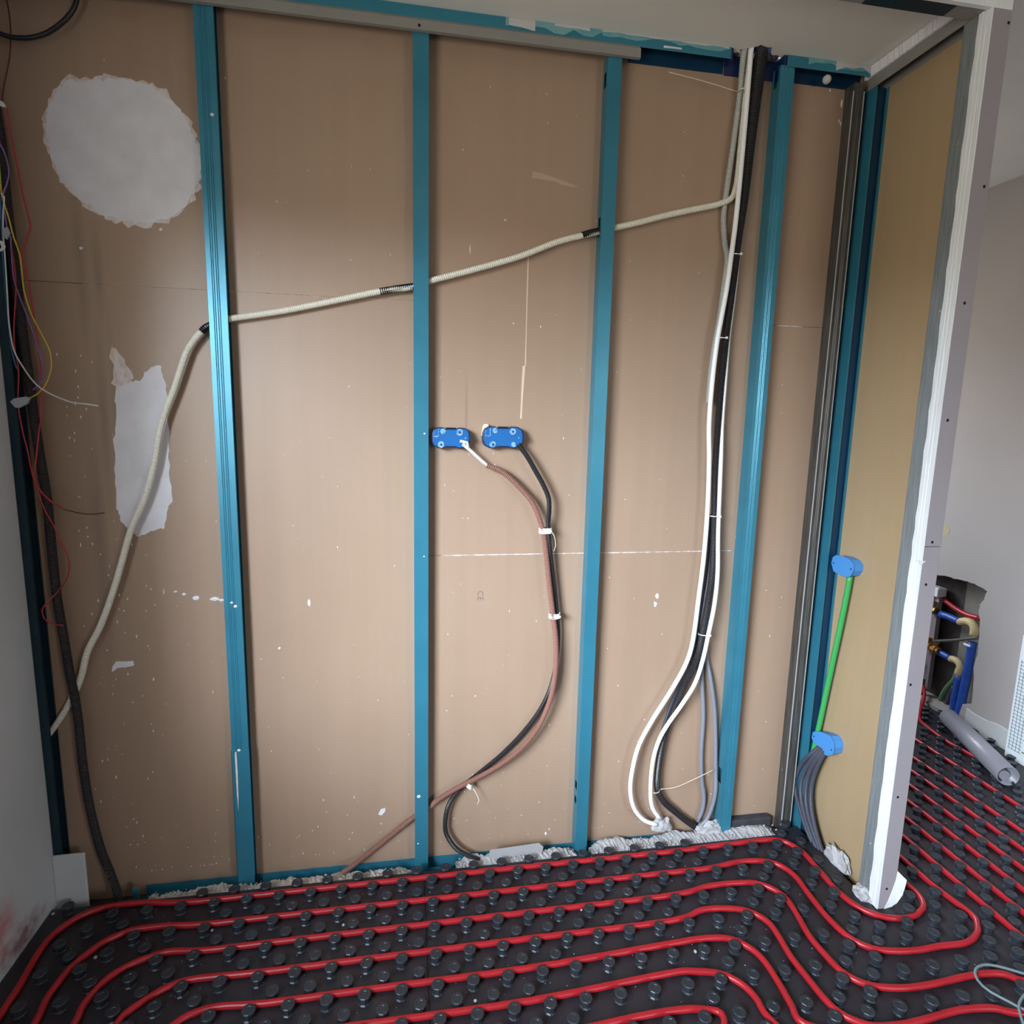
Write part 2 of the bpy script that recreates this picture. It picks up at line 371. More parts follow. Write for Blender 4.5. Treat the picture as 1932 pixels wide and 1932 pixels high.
tag(build('plaster_splashes', splashes(), 'filler', wall_back), kind='stuff')
# CE mark printed sideways on the paper of the lower middle sheet
def text(body, size, mt, parent, mw, name='printed_mark'):
    cu = bpy.data.curves.new(name, 'FONT'); cu.body = body; cu.size = size; cu.extrude = .0001; cu.align_x = 'CENTER'; cu.align_y = 'CENTER'
    cu.materials.append(M[mt]); o = link(name, cu, parent); o.matrix_world = mw; return o
p = PY(906, 1124, YB - .0004)
text('C\u20ac', .030, 'ink', wall_back, Matrix.Translation(p) @ Matrix(((0, 1, 0, 0), (0, 0, -1, 0), (-1, 0, 0, 0), (0, 0, 0, 1)))).data.body = 'CE'

# left wall with the window opening
WY0, WY1, WZ0, WZ1 = -1.10, .72, 1.15, 2.40
wl = build('wall_left', boxes((-1.28, XL, -2.7, WY0, -.06, 2.95), (-1.28, XL, WY1, 2.003, -.06, 2.95), (-1.28, XL, WY0, WY1, -.06, WZ0), (-1.28, XL, WY0, WY1, WZ1, 2.95)), 'leftwall')
tag(wl, kind='structure')
build('board_edge', boxes((XL - .0125, XL + .0006, 2.0032, 2.0050, .12, 2.9)), 'galvdark', wl)
wf = tag(build('window_1', boxes((-1.25, -1.20, WY0, WY0 + .06, WZ0, WZ1), (-1.25, -1.20, WY1 - .06, WY1, WZ0, WZ1), (-1.25, -1.20, WY0, WY1, WZ0, WZ0 + .06), (-1.25, -1.20, WY0, WY1, WZ1 - .06, WZ1)), 'cardw'), kind='structure')
# white board offcut closing the left corner by the floor
pc = PY(106, 1616, 1.992); pd = PY(166, 1690, 1.992)
build('corner_patch', boxes((XL, pd.x, 1.992, 2.0025, -.06, pc.z)), 'leftwall', wl, bevel=.004)

# ceilings
hole = [PZ(a, b, ZC) for a, b in [(1390, 96), (1404, 92), (1420, 90), (1434, 85), (1456, 90), (1454, 103), (1470, 107), (1484, 113), (1480, 126), (1440, 124), (1396, 112)]]
hole = [(p.x, min(p.y, 2.055)) for p in hole]
nc = build('ceiling_niche', fill([(-1.3, 1.60), (1.60, 1.60), (1.60, 2.10), (-1.3, 2.10)], [jag(hole, .003, 3, 4)], lambda u, v, d: (u, v, ZC + d), .0125), 'ceil')
nc.name = 'ceiling_niche'; tag(nc, kind='structure')
cm = tag(build('ceiling', boxes((-1.4, 3.2, -2.7, 1.60, 2.80, 2.9), (1.60, 3.2, 1.60, 3.8, 2.80, 2.9), (-1.4, 1.60, 1.60, 2.2, 2.92, 2.98)), 'white'), kind='structure')
hd = tag(build('trim_1', boxes((XL, 1.601, 1.580, 1.593, 2.695, 2.80)), 'bead'), kind='structure')
build('header_track', boxes((XL, 1.56, 1.5935, 1.646, 2.700, 2.712), (XL, 1.56, 1.5935, 1.5945, 2.712, 2.76), (XL, 1.54, 1.645, 1.646, 2.712, 2.765)), 'angle', hd)
build('header_dark_strip', boxes((1.2, 1.45, 1.5937, 1.6455, 2.6992, 2.6999)), 'darkblue', hd)  # darker strip along the underside of the header track

# right partition
pr = tag(build('wall_right', boxes((1.588, 1.601, 1.593, 2.084, -.06, 2.80), (1.60, 1.615, 2.084, 3.8, -.1, 2.80)), 'endboard'), kind='structure')
build('plasterboard', boxes((1.5865, 1.5879, 1.594, 2.0655, -.06, 2.79)), 'board_side', pr)
for k_, (z0, z1) in enumerate(((-.002, 1.232), (1.2335, 2.6945))):
    build('end_board', boxes((1.5435, 1.6015, 1.580, 1.5925, z0, z1)), 'endboard', pr, bevel=.0015)
# plastered corner bead: runs up the cavity edge, ridged
bm = bmesh.new()
prof = [(1.5425, 1.579), (1.5390, 1.5795), (1.5392, 1.5925), (1.5405, 1.594), (1.5392, 1.5955), (1.5392, 1.604), (1.5402, 1.6055), (1.539, 1.607), (1.5390, 1.619), (1.5425, 1.6195)]
zz = [.0]
while zz[-1] < 2.76: zz.append(zz[-1] + .04)
rnd = random.Random(5); prev = None
for z in zz:
    cur = [bm.verts.new((x + rnd.uniform(-.0004, .0004), y + (rnd.uniform(-.001, .0035) if i >= 8 else 0), min(z, 2.765))) for i, (x, y) in enumerate(prof)]
    if prev:
        for i in range(len(prof) - 1): bm.faces.new((prev[i], prev[i + 1], cur[i + 1], cur[i]))
        bm.faces.new((prev[-1], prev[0], cur[0], cur[-1]))
    prev = cur
build('corner_bead', bm, 'bead', pr)
for px, py in [(1903, 43), (1857, 352), (1820, 572), (1788, 793), (1759, 1023), (1747, 1103), (1718, 1292), (1694, 1504), (1673, 1677)]:
    p = PY(px, py, 1.580); bm = bmesh.new()
    bmesh.ops.create_cone(bm, cap_ends=True, segments=10, radius1=.0046, radius2=.004, depth=.0008, matrix=Matrix.Translation((p.x, 1.5797, p.z)) @ Matrix.Rotation(pi / 2, 4, 'X'))
    build('screw', bm, 'black', pr)
# torn flap of bead at the foot, and chipped spot by the joint
L = [(1.575, .012), (1.560, .022), (1.560, .165), (1.601, .185), (1.622, .155), (1.646, .115), (1.640, .07), (1.628, .035), (1.612, .018), (1.59, .012)]
L = [(p.x, p.z) for p in [PY(a, b, 1.578) for a, b in [(1676, 1700), (1684, 1680), (1690, 1660), (1693, 1643), (1706, 1656), (1704, 1666), (1699, 1685), (1690, 1702), (1681, 1711), (1668, 1716)]]]
build('torn_flap', fill(L, [], lambda u, v, d: (u, 1.5795 - d - max(0, u - 1.59) * .3, v), .0012), 'bead', pr)
L = [(p.x, p.z) for p in [PY(a, b, 1.579) for a, b in [(1728, 1056), (1736, 1058), (1747, 1059), (1741, 1063), (1737, 1068), (1734, 1062)]]]
build('chipped_filler', fill(L, [], lambda u, v, d: (u, 1.5795 - d, v), .001), 'bead', pr)
# galvanised end stud and ceiling track of the partition
build('end_stud', boxes((1.5405, 1.5415, 1.618, 1.667, .02, 2.70), (1.5405, 1.5865, 1.6665, 1.6675, .02, 2.70), (1.5400, 1.5405, 1.6315, 1.634, .02, 2.70), (1.5400, 1.5405, 1.650, 1.6525, .02, 2.70)), 'galv', pr)
build('partition_track', boxes((1.5395, 1.5865, 1.646, 2.04, 2.7365, 2.7380), (1.5385, 1.5395, 1.6465, 2.04, 2.700, 2.738), (1.5855, 1.5865, 1.646, 2.04, 2.70, 2.738)), 'angle', pr)
bm = bmesh.new(); n = 60; rnd = random.Random(8); prev = None
for i in range(n + 1):
    y = 1.647 + (2.045 - 1.647) * i / n; d = rnd.uniform(0, .003)
    cur = [bm.verts.new((1.542, y, 2.737)), bm.verts.new((1.534 - d, y, 2.738 + rnd.uniform(-.001, .002))), bm.verts.new((1.530 - d, y, 2.768)), bm.verts.new((1.542, y, 2.769))]
    if prev:
        for k in range(4): bm.faces.new((prev[k], prev[(k + 1) % 4], cur[(k + 1) % 4], cur[k]))
    prev = cur
build('joint_compound', bm, 'filler', pr)

# far right wall with the broken-open recess
XR = 2.95
hp = [(1765, 1084), (1783, 1087), (1800, 1092), (1822, 1096), (1838, 1102), (1853, 1108), (1862, 1117), (1858, 1128), (1851, 1137), (1846, 1150), (1849, 1180), (1847, 1205), (1843, 1235), (1838, 1262), (1837, 1290), (1832, 1334), (1815, 1328)]
H2 = [(PX(a, b, XR).y, PX(a, b, XR).z) for a, b in hp]
H2 = H2 + [(2.665, .02), (3.30, .02), (3.30, .76)]
hj = jag(H2, .0045, 3, 6)
hj = [(a, max(.012, b)) for a, b in hj]
wr = build('wall_far', fill([(-2.7, -.1), (3.8, -.1), (3.8, 2.80), (-2.7, 2.80)], [hj], lambda u, v, d: (XR + d, u, v), .16), 'farwall')
tag(wr, kind='structure')
build('recess_back', boxes((3.075, 3.11, 2.56, 3.4, .0, .85)), 'concrete', wr)
pa = PX(1817, 1105, 3.07); build('recess_panel', boxes((3.065, 3.0749, 2.57, pa.y - .03, .0, .85)), 'recess2', wr)
ym = [PX(a_, b_, XR) for a_, b_ in [(1770, 984), (1784, 988), (1793, 1000), (1788, 1010), (1770, 1012)]]
build('yellow_mark', fill([(q.y, q.z) for q in ym], [], lambda u, v, d: (XR - .0004 - d, u, v), .0003), 'yellowmark', wr)
# repaired band at the foot of the far wall
bm = bmesh.new(); prev = None; rnd = random.Random(3)
for i in range(41):
    y = 1.0 + 1.62 * i / 40; h = .10 + rnd.uniform(-.006, .006)
    cur = [bm.verts.new((XR + .001, y, .0)), bm.verts.new((XR - .006, y, .0)), bm.verts.new((XR - .005, y, h)), bm.verts.new((XR + .001, y, h + .003))]
    if prev:
        for k in range(4): bm.faces.new((prev[k], prev[(k + 1) % 4], cur[(k + 1) % 4], cur[k]))
    prev = cur
build('baseboard_right', bm, 'white', wr).name = 'foot_repair'
tag(build('wall_end', boxes((1.60, 1.75, 3.80, 3.9, -.07, 2.9), (2.45, 3.11, 3.80, 3.9, -.07, 2.9), (1.75, 2.45, 3.80, 3.9, -.07, 1.1), (1.75, 2.45, 3.80, 3.9, 2.2, 2.9)), 'farwall'), kind='structure')  # unseen end wall; its opening is added to light the right room
tag(build('wall_rear', boxes((-1.28, .9, -2.82, -2.7, -.1, 2.9), (.9, 2.2, -2.82, -2.7, -.1, 2.9), (2.2, 3.1, -2.82, -2.7, -.1, 1.0), (2.2, 3.1, -2.82, -2.7, 2.3, 2.9)), 'farwall'), kind='structure')  # unseen rear wall; its opening is added as fill daylight
tag(build('trim_2', boxes((XR - .004, XR, 1.9, 3.0, 2.786, 2.80)), 'farwall'), kind='structure')

# ============================================================ STUDS AND TRACKS
def stud(name, x0, x1, z0, z1, label, mt='blue', y=YF, depth=.0475, holes=(), ridges=True, group='blue steel studs of the back wall'):
    t = thing(name, label, 'stud', ((x0 + x1) / 2, y, z0), group)
    wd = x1 - x0
    pr_ = [(x1, y + .007), (x1, y)]
    if ridges:
        for f in (.62, .52, .38, .28):
            a = x0 + wd * f; dpt = .0012
            pr_ += [(a + .0016, y), (a, y + dpt), (a - .0016, y)]
    pr_ += [(x0, y), (x0, y + .012), (x0, y + .034), (x0, y + depth), (x1 - .003, y + depth), (x1 - .003, y + depth - .007)]
    wi = pr_.index((x0, y + .012))
    zs = sorted({z0, z1, *[h - s for h, s in holes], *[h + s for h, s in holes]})
    bm = bmesh.new(); V = [[bm.verts.new((a, b, z)) for a, b in pr_] for z in zs]
    for i in range(len(zs) - 1):
        zc = (zs[i] + zs[i + 1]) / 2
        for k in range(len(pr_) - 1):
            if k == wi and any(abs(zc - h) < s for h, s in holes): continue
            bm.faces.new((V[i][k], V[i][k + 1], V[i + 1][k + 1], V[i + 1][k]))
    o = build('profile', bm, mt, t); s = o.modifiers.new('sheet', 'SOLIDIFY'); s.thickness = .0009; s.offset = 0
    return t
zh = lambda px, py: PY(px, py, 2.04).z
st1 = stud('metal_stud', -.573, -.521, -.062, 2.735, 'bright blue ribbed stud, leftmost, spliced near its foot', holes=((zh(415, 608), .045), (2.2, .02)))
st2 = stud('metal_stud', .027, .073, -.062, 2.712, 'blue stud seen face on, left of the two blue socket boxes', holes=((zh(795, 535), .045), (zh(795, 1532), .05)), ridges=False)
st3 = stud('metal_stud', .624, .668, -.062, 2.705, 'blue stud between the brown conduit bend and the white cable bundle', holes=((zh(1145, 430), .03), (zh(1145, 152), .022), (zh(1093, 1480), .016), (zh(1091, 1508), .014)), ridges=False)
st4 = stud('metal_stud', 1.206, 1.255, -.062, 2.735, 'ribbed blue stud just right of the hanging cable bundle', holes=((zh(1480, 150), .03), (zh(1365, 1462), .03)))
a = PY(440, 1416, YF)
build('splice_sleeve', boxes((-.5755, -.5185, 2.0158, 2.0170, .012, a.z), (-.5755, -.5743, 2.0158, 2.060, .012, a.z)), 'blue', st1)
tag(build('filler_streak', fill([(p.x, p.z) for p in [PY(x_, y_, 2.0155) for x_, y_ in [(443, 1420), (446, 1418), (448, 1450), (450, 1500), (450, 1530), (447, 1500), (445, 1460)]]], [], lambda u, v, d: (u, 2.0157 - d, v), .0006), 'filler_thin', st1))
for px, py, st_, r_ in [(790, 1503, st2, .006), (789, 1592, st2, .003), (801, 818, st2, .003), (800, 1050, st2, .0025), (400, 216, st1, .005), (437, 1137, st1, .004), (444, 1144, st1, .005), (451, 1415, st1, .005)]:
    p = PY(px, py, YF - .001); bm = bmesh.new()
    bmesh.ops.create_icosphere(bm, subdivisions=1, radius=r_); bmesh.ops.scale(bm, vec=(1.2, .2, 1), verts=bm.verts); bmesh.ops.translate(bm, vec=(p.x, YF - .0028 if st_ == st1 and py > 1410 else YF - .0006, p.z), verts=bm.verts)
    build('plaster_drop', bm, 'filler', st_)
# stud in the left corner, the left wall's shade put into its dark blue
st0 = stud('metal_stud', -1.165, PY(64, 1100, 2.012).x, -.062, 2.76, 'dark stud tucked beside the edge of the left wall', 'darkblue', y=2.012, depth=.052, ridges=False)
# galvanised stud at the right end of the back wall
st5 = stud('metal_stud', 1.478, 1.512, -.062, 2.715, 'dull galvanised stud in the right corner of the back wall', 'galvdark', y=2.016, depth=.049, group='studs of the right corner')
bm = boxes((1.4750, 1.4785, 2.0170, 2.0200, -.05, 2.69), (1.5115, 1.5140, 2.0135, 2.02, -.05, 2.69)); build('plaster_edge', bm, 'rubblew', st5)
# blue stud standing in the partition
def side_stud():
    t = thing('metal_stud', 'blue stud in the right partition, its hollow side dark, above the green conduit', 'stud', (1.55, 1.99, 0), 'studs of the right corner')
    y0, y1 = 1.955, 2.056
    pr_ = [(1.5465, 1.955), (1.540, 1.955 + .038), (1.540, 2.012), (1.540, 2.052), (1.586, 2.052)]
    bm = boxes((1.5398, 1.5408, 1.993, 2.056, -.062, 2.70), (1.5398, 1.5858, 2.0552, 2.0562, -.062, 2.70), (1.5850, 1.5860, 1.990, 2.056, -.062, 2.70), (1.5408, 1.5455, 1.993, 1.9940, -.062, 2.70))
    build('profile', bm, 'blue', t)
    build('web', boxes((1.5455, 1.5795, 1.9990, 2.0000, -.062, 2.70)), 'navy', t)  # hollow of the stud, its shade coloured in as navy
    build('rear_lip', boxes((1.5795, 1.5850, 1.989, 1.990, -.062, 2.70)), 'blue', t)
    return t
side_stud()
# bottom track
bt = thing('bottom_track', 'blue channel lying along the foot of the back wall', 'track', (0, YF, 0))
build('channel', boxes((-.885, 1.235, 2.0165, 2.0172, -.0645, -.030), (-.885, 1.235, 2.0172, 2.0655, -.0645, -.0635), (-.885, 1.235, 2.0648, 2.0656, -.0645, -.022)), 'blue', bt)
build('bent_tab', boxes((-.905, -.886, 2.0105, 2.016, -.05, .012)), 'blue', bt, bevel=.001)
# ceiling tracks
ax1 = PY(1208, 105, 2.008).x
def ctrack(x0, x1, label):
    t = thing('ceiling_track', label, 'track', ((x0 + x1) / 2, YF, ZC), 'blue ceiling channels')
    build('front_flange', boxes((x0, x1, 2.0150, 2.0160, 2.736, 2.7695)), 'blue', t)
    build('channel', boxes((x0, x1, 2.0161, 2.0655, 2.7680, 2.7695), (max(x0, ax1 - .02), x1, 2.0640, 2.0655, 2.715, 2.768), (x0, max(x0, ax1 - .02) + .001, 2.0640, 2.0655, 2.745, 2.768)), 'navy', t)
    return t
ct = ctrack(-1.12, 1.028, 'blue ceiling channel running left of the cables')
ct2 = ctrack(1.225, 1.53, 'short blue ceiling channel in the right corner')
def smear_strip(x0, x1, z0, z1, mt, parent, seed, y=2.0145, thick=.0007):
    rnd = random.Random(seed); bot = []; n = int((x1 - x0) / .028)
    for i in range(n + 1): bot.append((x0 + (x1 - x0) * i / n, z0 + rnd.uniform(0, (z1 - z0) * .75)))
    L = bot + [(x1, z1), (x0, z1)]
    return build('plaster_smear', fill(L, [], lambda u, v, d: (u, y - d, v), thick), mt, parent)
smear_strip(.30, .60, 2.740, 2.7693, 'tealsmear', ct, 3); smear_strip(.60, 1.02, 2.750, 2.7693, 'tealsmear', ct, 4); smear_strip(.31, .39, 2.737, 2.7693, 'white', ct, 9, 2.0140); smear_strip(.45, .56, 2.758, 2.7693, 'white', ct, 10, 2.0140); smear_strip(.60, 1.02, 2.762, 2.7693, 'white', ct, 11, 2.0140)
smear_strip(.80, .86, 2.738, 2.748, 'filler', ct, 12, 2.0140)
smear_strip(1.30, 1.528, 2.744, 2.7693, 'tealsmear', ct2, 13); smear_strip(1.40, 1.528, 2.738, 2.7693, 'white', ct2, 14, 2.0140)
p = PY(1560, 150, 2.012); bm = bmesh.new(); bmesh.ops.create_icosphere(bm, subdivisions=2, radius=.014); bmesh.ops.translate(bm, vec=(p.x, 2.012, p.z), verts=bm.verts); build('plaster_drop', bm, 'white', ct2)
an = thing('angle_strip', 'grey steel angle under the blue ceiling channel, ends left of the cables', 'angle strip', (0, 2.01, 2.7))
ax1 = PY(1208, 105, 2.008).x
bm = bmesh.new()
v = [(2.0142, 2.737), (2.008, 2.728), (2.0035, 2.726), (2.0035, 2.700), (2.0145, 2.6985)]
A_ = [bm.verts.new((-1.12, a, b)) for a, b in v]; B_ = [bm.verts.new((ax1, a, b)) for a, b in v]
for k in range(5): bm.faces.new((A_[k], A_[(k + 1) % 5], B_[(k + 1) % 5], B_[k]))
bm.faces.new(A_[::-1]); bm.faces.new(B_)
build('angle', bm, 'angle', an)
p = PY(791, 46, 2.0035); bm = bmesh.new()
bmesh.ops.create_cone(bm, cap_ends=True, segments=10, radius1=.0045, radius2=.004, depth=.0015, matrix=Matrix.Translation((p.x, 2.0029, 2.711)) @ Matrix.Rotation(pi / 2, 4, 'X')); build('screw', bm, 'black', an)
build('cut_edge_and_dark_backing', boxes((1.032, 1.222, 2.060, 2.0650, 2.712, 2.9), (1.028, 1.036, 2.018, 2.060, 2.735, 2.7695), (1.214, 1.224, 2.018, 2.060, 2.735, 2.7695), (1.036, 1.222, 1.93, 2.060, 2.90, 2.91)), 'bluedeep', ct)  # cut track ends, plus added dark sheets that keep the ceiling hole dark
rnd = random.Random(14); bm = bmesh.new()  # dark blobs added round the conduits so the ceiling hole reads dark
for k in range(9):
    x_ = 1.045 + .018 * k + rnd.uniform(-.004, .004)
    if 1.075 < x_ < 1.15: continue
    bmesh.ops.create_icosphere(bm, subdivisions=2, radius=rnd.uniform(.009, .015), matrix=Matrix.Translation((x_, 2.045 + rnd.uniform(-.01, .008), 2.768 + rnd.uniform(-.004, .010))))
tag(build('hole_dark_blobs', bm, 'foam'), 'dark blobs added round the conduits to darken the hole in the ceiling', 'foam', None, 'stuff')
# dark foam blocks at the foot between ribbed stud and corner
fb = tag(build('foam_strip', boxes((1.262, 1.440, 2.030, 2.064, -.05, .030)), 'foam', bevel=.006), 'dark foam strip lying at the foot, right of the ribbed blue stud', 'foam')
# plaster rubble between track and mat
def rubble_strip(x0, x1, yb, y0_, zt, amp, mt, label, seed, name='plaster_rubble'):
    rnd = random.Random(seed); bm = bmesh.new(); n = int((x1 - x0) / .007); prev = None
    ph = [rnd.uniform(0, 6) for _ in range(4)]
    for i in range(n + 1):
        x = x0 + (x1 - x0) * i / n; e = min(1, 12 * min(i, n - i) / n)
        b_ = yb + .006 * sin(x * 29 + ph[0]) + .004 * sin(x * 83 + ph[1]) + rnd.uniform(-.001, .001)
        z_ = zt + amp * sin(x * 21 + ph[2]) + rnd.uniform(-.001, .001) - .02 * (1 - e)
        prof_ = [(b_ + .004, z_ - .04), (b_, z_), (b_ - .014, z_ + rnd.uniform(-.002, .004)), ((b_ + y0_) / 2, (z_ - .004) / 2 + rnd.uniform(-.003, .005)), (y0_ + .01, -.004 + rnd.uniform(-.003, .002)), (y0_, -.012)]
        cur = [bm.verts.new((x + rnd.uniform(-.0015, .0015), a_, c_)) for a_, c_ in [(q[0] + rnd.uniform(-.004, .004) * (k_ not in (0, 5)), q[1] + rnd.uniform(-.0022, .0022)) for k_, q in enumerate(prof_)]]
        if prev:
            for j in range(5): bm.faces.new((prev[j], cur[j], cur[j + 1], prev[j + 1]))
        prev = cur
    for k in range(int((x1 - x0) * 260)):
        x = rnd.uniform(x0 + .01, x1 - .01); r__ = rnd.uniform(.0015, .005)
        bmesh.ops.create_icosphere(bm, subdivisions=1, radius=r__, matrix=Matrix.Translation((x, rnd.uniform(1.965, yb - .004), zt * .8 + rnd.uniform(-.001, .002))) @ Matrix.Rotation(rnd.uniform(0, 3), 4, 'X') @ Matrix.Scale(rnd.uniform(.4, 1), 4, (0, 0, 1)))
    o = build(name, bm, mt); tag(o, label, 'rubble', None, 'stuff'); return o
rubble_strip(-.86, .02, 2.014, 1.958, -.014, .003, 'rubble', 'beige plaster crumbs along the channel, left of the face-on stud', 3)
rubble_strip(.17, .62, 2.022, 1.958, -.004, .004, 'rubblew', 'pale plaster crumbs along the channel below the brown conduit bend', 4)
rubble_strip(.675, 1.45, 2.030, 1.958, .002, .006, 'rubblew', 'thick white plaster crumbs below the cable bundle', 5)
# torn plaster mound round the white cables
def mound(c, rx, ry, h, label, seed, mt='rubblew'):
    rnd = random.Random(seed); bm = bmesh.new(); bmesh.ops.create_icosphere(bm, subdivisions=3, radius=1)
    for v_ in bm.verts:
        k = 1 + rnd.uniform(-.22, .22); v_.co = Vector((v_.co.x * rx * k, v_.co.y * ry * k, max(-.12, v_.co.z) * h * k))
    bmesh.ops.translate(bm, vec=c, verts=bm.verts)
    return tag(build('plaster_lump', bm, mt), label, 'plaster')
p = PY(1248, 1552, 2.03); mound((p.x, 2.033, .030), .038, .020, .045, 'torn white plaster lump where the two white cables enter the floor', 2)
mound((1.175, 2.028, .0), .06, .02, .04, 'white plaster lump at the foot under the grey cables', 4)
mound((1.56, 1.80, .0), .022, .06, .05, 'pale plaster lump on the floor below the black conduits', 5)
mound((1.535, 1.638, .0), .028, .035, .035, 'white plaster blob at the foot of the partition end', 6)
L = [(p.x, p.z) for p in [PY(a, b, 1.985) for a, b in [(922, 1628), (1012, 1612), (1022, 1620), (1026, 1600), (1018, 1592), (925, 1606)]]]
tag(build('board_offcut', fill(L, [], lambda u, v, d: (u, 1.996 + d - (v * .2), v), .004), 'rubblew'), 'flat white board offcut leaning on the channel right of the black conduit end', 'offcut')

# ============================================================ HEATING MATS, NUBS
def circle_pts(r, n, ph=0): return [(r * cos(2 * pi * k / n + ph), r * sin(2 * pi * k / n + ph)) for k in range(n)]
def nub_rings():
    return [(.0185, 0.), (.0155, .0030), (.0150, .0170), (.0187, .0185), (.0187, .0222), (.0170, .0240), (.0100, .0240), (.0088, .0228)]
def nub_bm(bm, cx=0, cy_=0, n=8, rings=None, ph=0.39):
    prev = None
    for r, z in (rings or nub_rings()):
        cur = [bm.verts.new((cx + a, cy_ + b, z)) for a, b in circle_pts(r, n, ph)]
        if prev:
            for k in range(n): bm.faces.new((prev[k], prev[(k + 1) % n], cur[(k + 1) % n], cur[k]))
        prev = cur
    bm.faces.new(prev)
bm = bmesh.new(); nub_bm(bm, n=10)
nub_me = bpy.data.meshes.new('nub'); bmesh.ops.recalc_face_normals(bm, faces=bm.faces[:]); bm.to_mesh(nub_me); bm.free(); nub_me.materials.append(M['nub'])

# ---- pipes first (paths), so that nubs keep clear of them
Zp = .0097; PR = .0095
def wp(L): return [PZ(a, b, Zp) for a, b in L]
def snap(P, row, x0=-.55, x1=1.12):
    for p_ in P:
        if x0 < p_.x < x1: p_.y = row
    return P
A = [(26, 1877), (52, 1833), (75, 1794), (96, 1768), (124, 1745), (155, 1727), (194, 1713), (233, 1706), (285, 1703), (362, 1698), (500, 1685), (681, 1666), (1000, 1631), (1259, 1606), (1388, 1591), (1453, 1584), (1479, 1588), (1493.5, 1594), (1518, 1611), (1550, 1648), (1581, 1682), (1612, 1707), (1643, 1723), (1680.5, 1732), (1718, 1730.5), (1740, 1716), (1741, 1701), (1727, 1682), (1705, 1663)]
B = [(85, 1890), (104, 1861.5), (129, 1830), (155, 1807), (194, 1779), (233, 1760), (259, 1753), (311, 1747), (388, 1739), (500, 1727), (681, 1705), (1000, 1672), (1259, 1640.6), (1336, 1633), (1388, 1627), (1431, 1624), (1462, 1629), (1487, 1642), (1506, 1660), (1534, 1698), (1565, 1735), (1599, 1766), (1637, 1786.6), (1680, 1794), (1727, 1793), (1774, 1785), (1821, 1779), (1842.5, 1763), (1844, 1744.5), (1830, 1723)]
Cc = [(155, 1900), (181, 1867), (207, 1843), (246, 1820), (285, 1805), (323.5, 1795), (388, 1788), (500, 1776), (681, 1752), (1000, 1714), (1259, 1683), (1336, 1672), (1388, 1666), (1424, 1666), (1453, 1675), (1479, 1691), (1500, 1719), (1525, 1763), (1556, 1800.6), (1587, 1832), (1624, 1853.6), (1668, 1863), (1718, 1863), (1774, 1853.6), (1821, 1842.7), (1867, 1836.5), (1899, 1839.6), (1932, 1850.5)]
D = [(246, 1905.5), (285, 1879.6), (323.5, 1859), (362, 1848), (414, 1842), (500, 1832), (681, 1807.5), (1000, 1765), (1259, 1728.6), (1323.5, 1717), (1375, 1714), (1414, 1720), (1447, 1738), (1465, 1760), (1493.5, 1807), (1525, 1847), (1556, 1885), (1587, 1913), (1618, 1928), (1649, 1936), (1696, 1934), (1743, 1924), (1805, 1906.6), (1852, 1902), (1883, 1903.5), (1932, 1913)]
E_ = [(362, 1913), (414, 1899), (500, 1890), (681, 1864), (1000, 1820), (1259, 1781.6), (1323.5, 1771), (1375, 1771), (1414, 1788), (1440, 1811), (1466, 1849), (1493.5, 1897), (1518, 1932)]
Ff = [(681, 1926), (1000, 1883), (1259, 1837), (1310.5, 1833), (1362, 1838), (1401, 1858), (1427, 1884), (1453, 1923)]
V = Vector
def run(x, y0, y1, n=5): return [V((x, y0 + (y1 - y0) * k / n, Zp)) for k in range(n + 1)]
xc = lambda i: -.0186 + .1 * i + .025       # channel between two nub columns
PIPES = []
def lead(P, off=.018):
    p0 = P[0]; ys = [.3, .6, .9]; y = p0.y - .16
    return [V((p0.x - off, q, Zp)) for q in ys if q < y - .1] + [V((p0.x - off, y, Zp))] + P
PIPES.append(('red heating pipe loop nearest the back wall, rounding the partition foot', lead(snap(wp(A[0:]), 1.925, -.8, 1.2), 0) + [V((1.7315, 1.75, Zp)), V((1.7315, 2.0, Zp)), V((1.7315, 2.6, Zp)), V((1.7315, 3.3, Zp))]))
PIPES.append(('second red heating pipe from the wall, turning back beside the partition foot', lead(snap(wp([(65, 1932)] + B), 1.825, -.7, 1.1), .004) + run(1.8064, 1.66, 3.3)))
PIPES.append(('third red heating pipe from the wall, passing under the grey cable loop', lead(snap(wp([(140, 1932)] + Cc), 1.725, -.6, 1.0), .012) + [V((1.86, 1.265, Zp)), V((1.900, 1.31, Zp))] + run(1.9064, 1.38, 3.3)))
PIPES.append(('fourth red heating pipe from the wall, second bend from the bottom right', lead(snap(wp([(220, 1932)] + D), 1.625, -.5, .86), .03) + [V((1.93, 1.13, Zp)), V((1.995, 1.19, Zp))] + run(2.0064, 1.28, 3.3)))
PIPES.append(('fifth red heating pipe from the wall, leaving by the bottom edge', lead(snap(wp([(300, 1962), (330, 1932)] + E_), 1.525, -.4, .76), .04) + [V((1.18, 1.18, Zp)), V((1.26, 1.08, Zp)), V((1.40, 1.03, Zp)), V((1.75, 1.03, Zp)), V((1.98, 1.03, Zp)), V((2.09, 1.09, Zp))] + run(2.1064, 1.2, 3.3)))
PIPES.append(('sixth red heating pipe from the wall, crossing the bottom middle', [V((-.5436, y, Zp)) for y in (.3, .8, 1.15)] + [V((-.50, 1.32, Zp)), V((-.38, 1.41, Zp)), V((-.25, 1.425, Zp))] + snap(wp(Ff), 1.425, -.4, .66) + [V((1.02, 1.14, Zp)), V((1.10, 1.02, Zp)), V((1.25, .94, Zp)), V((1.75, .93, Zp)), V((2.08, .93, Zp)), V((2.19, .99, Zp))] + run(2.2064, 1.1, 3.3)))
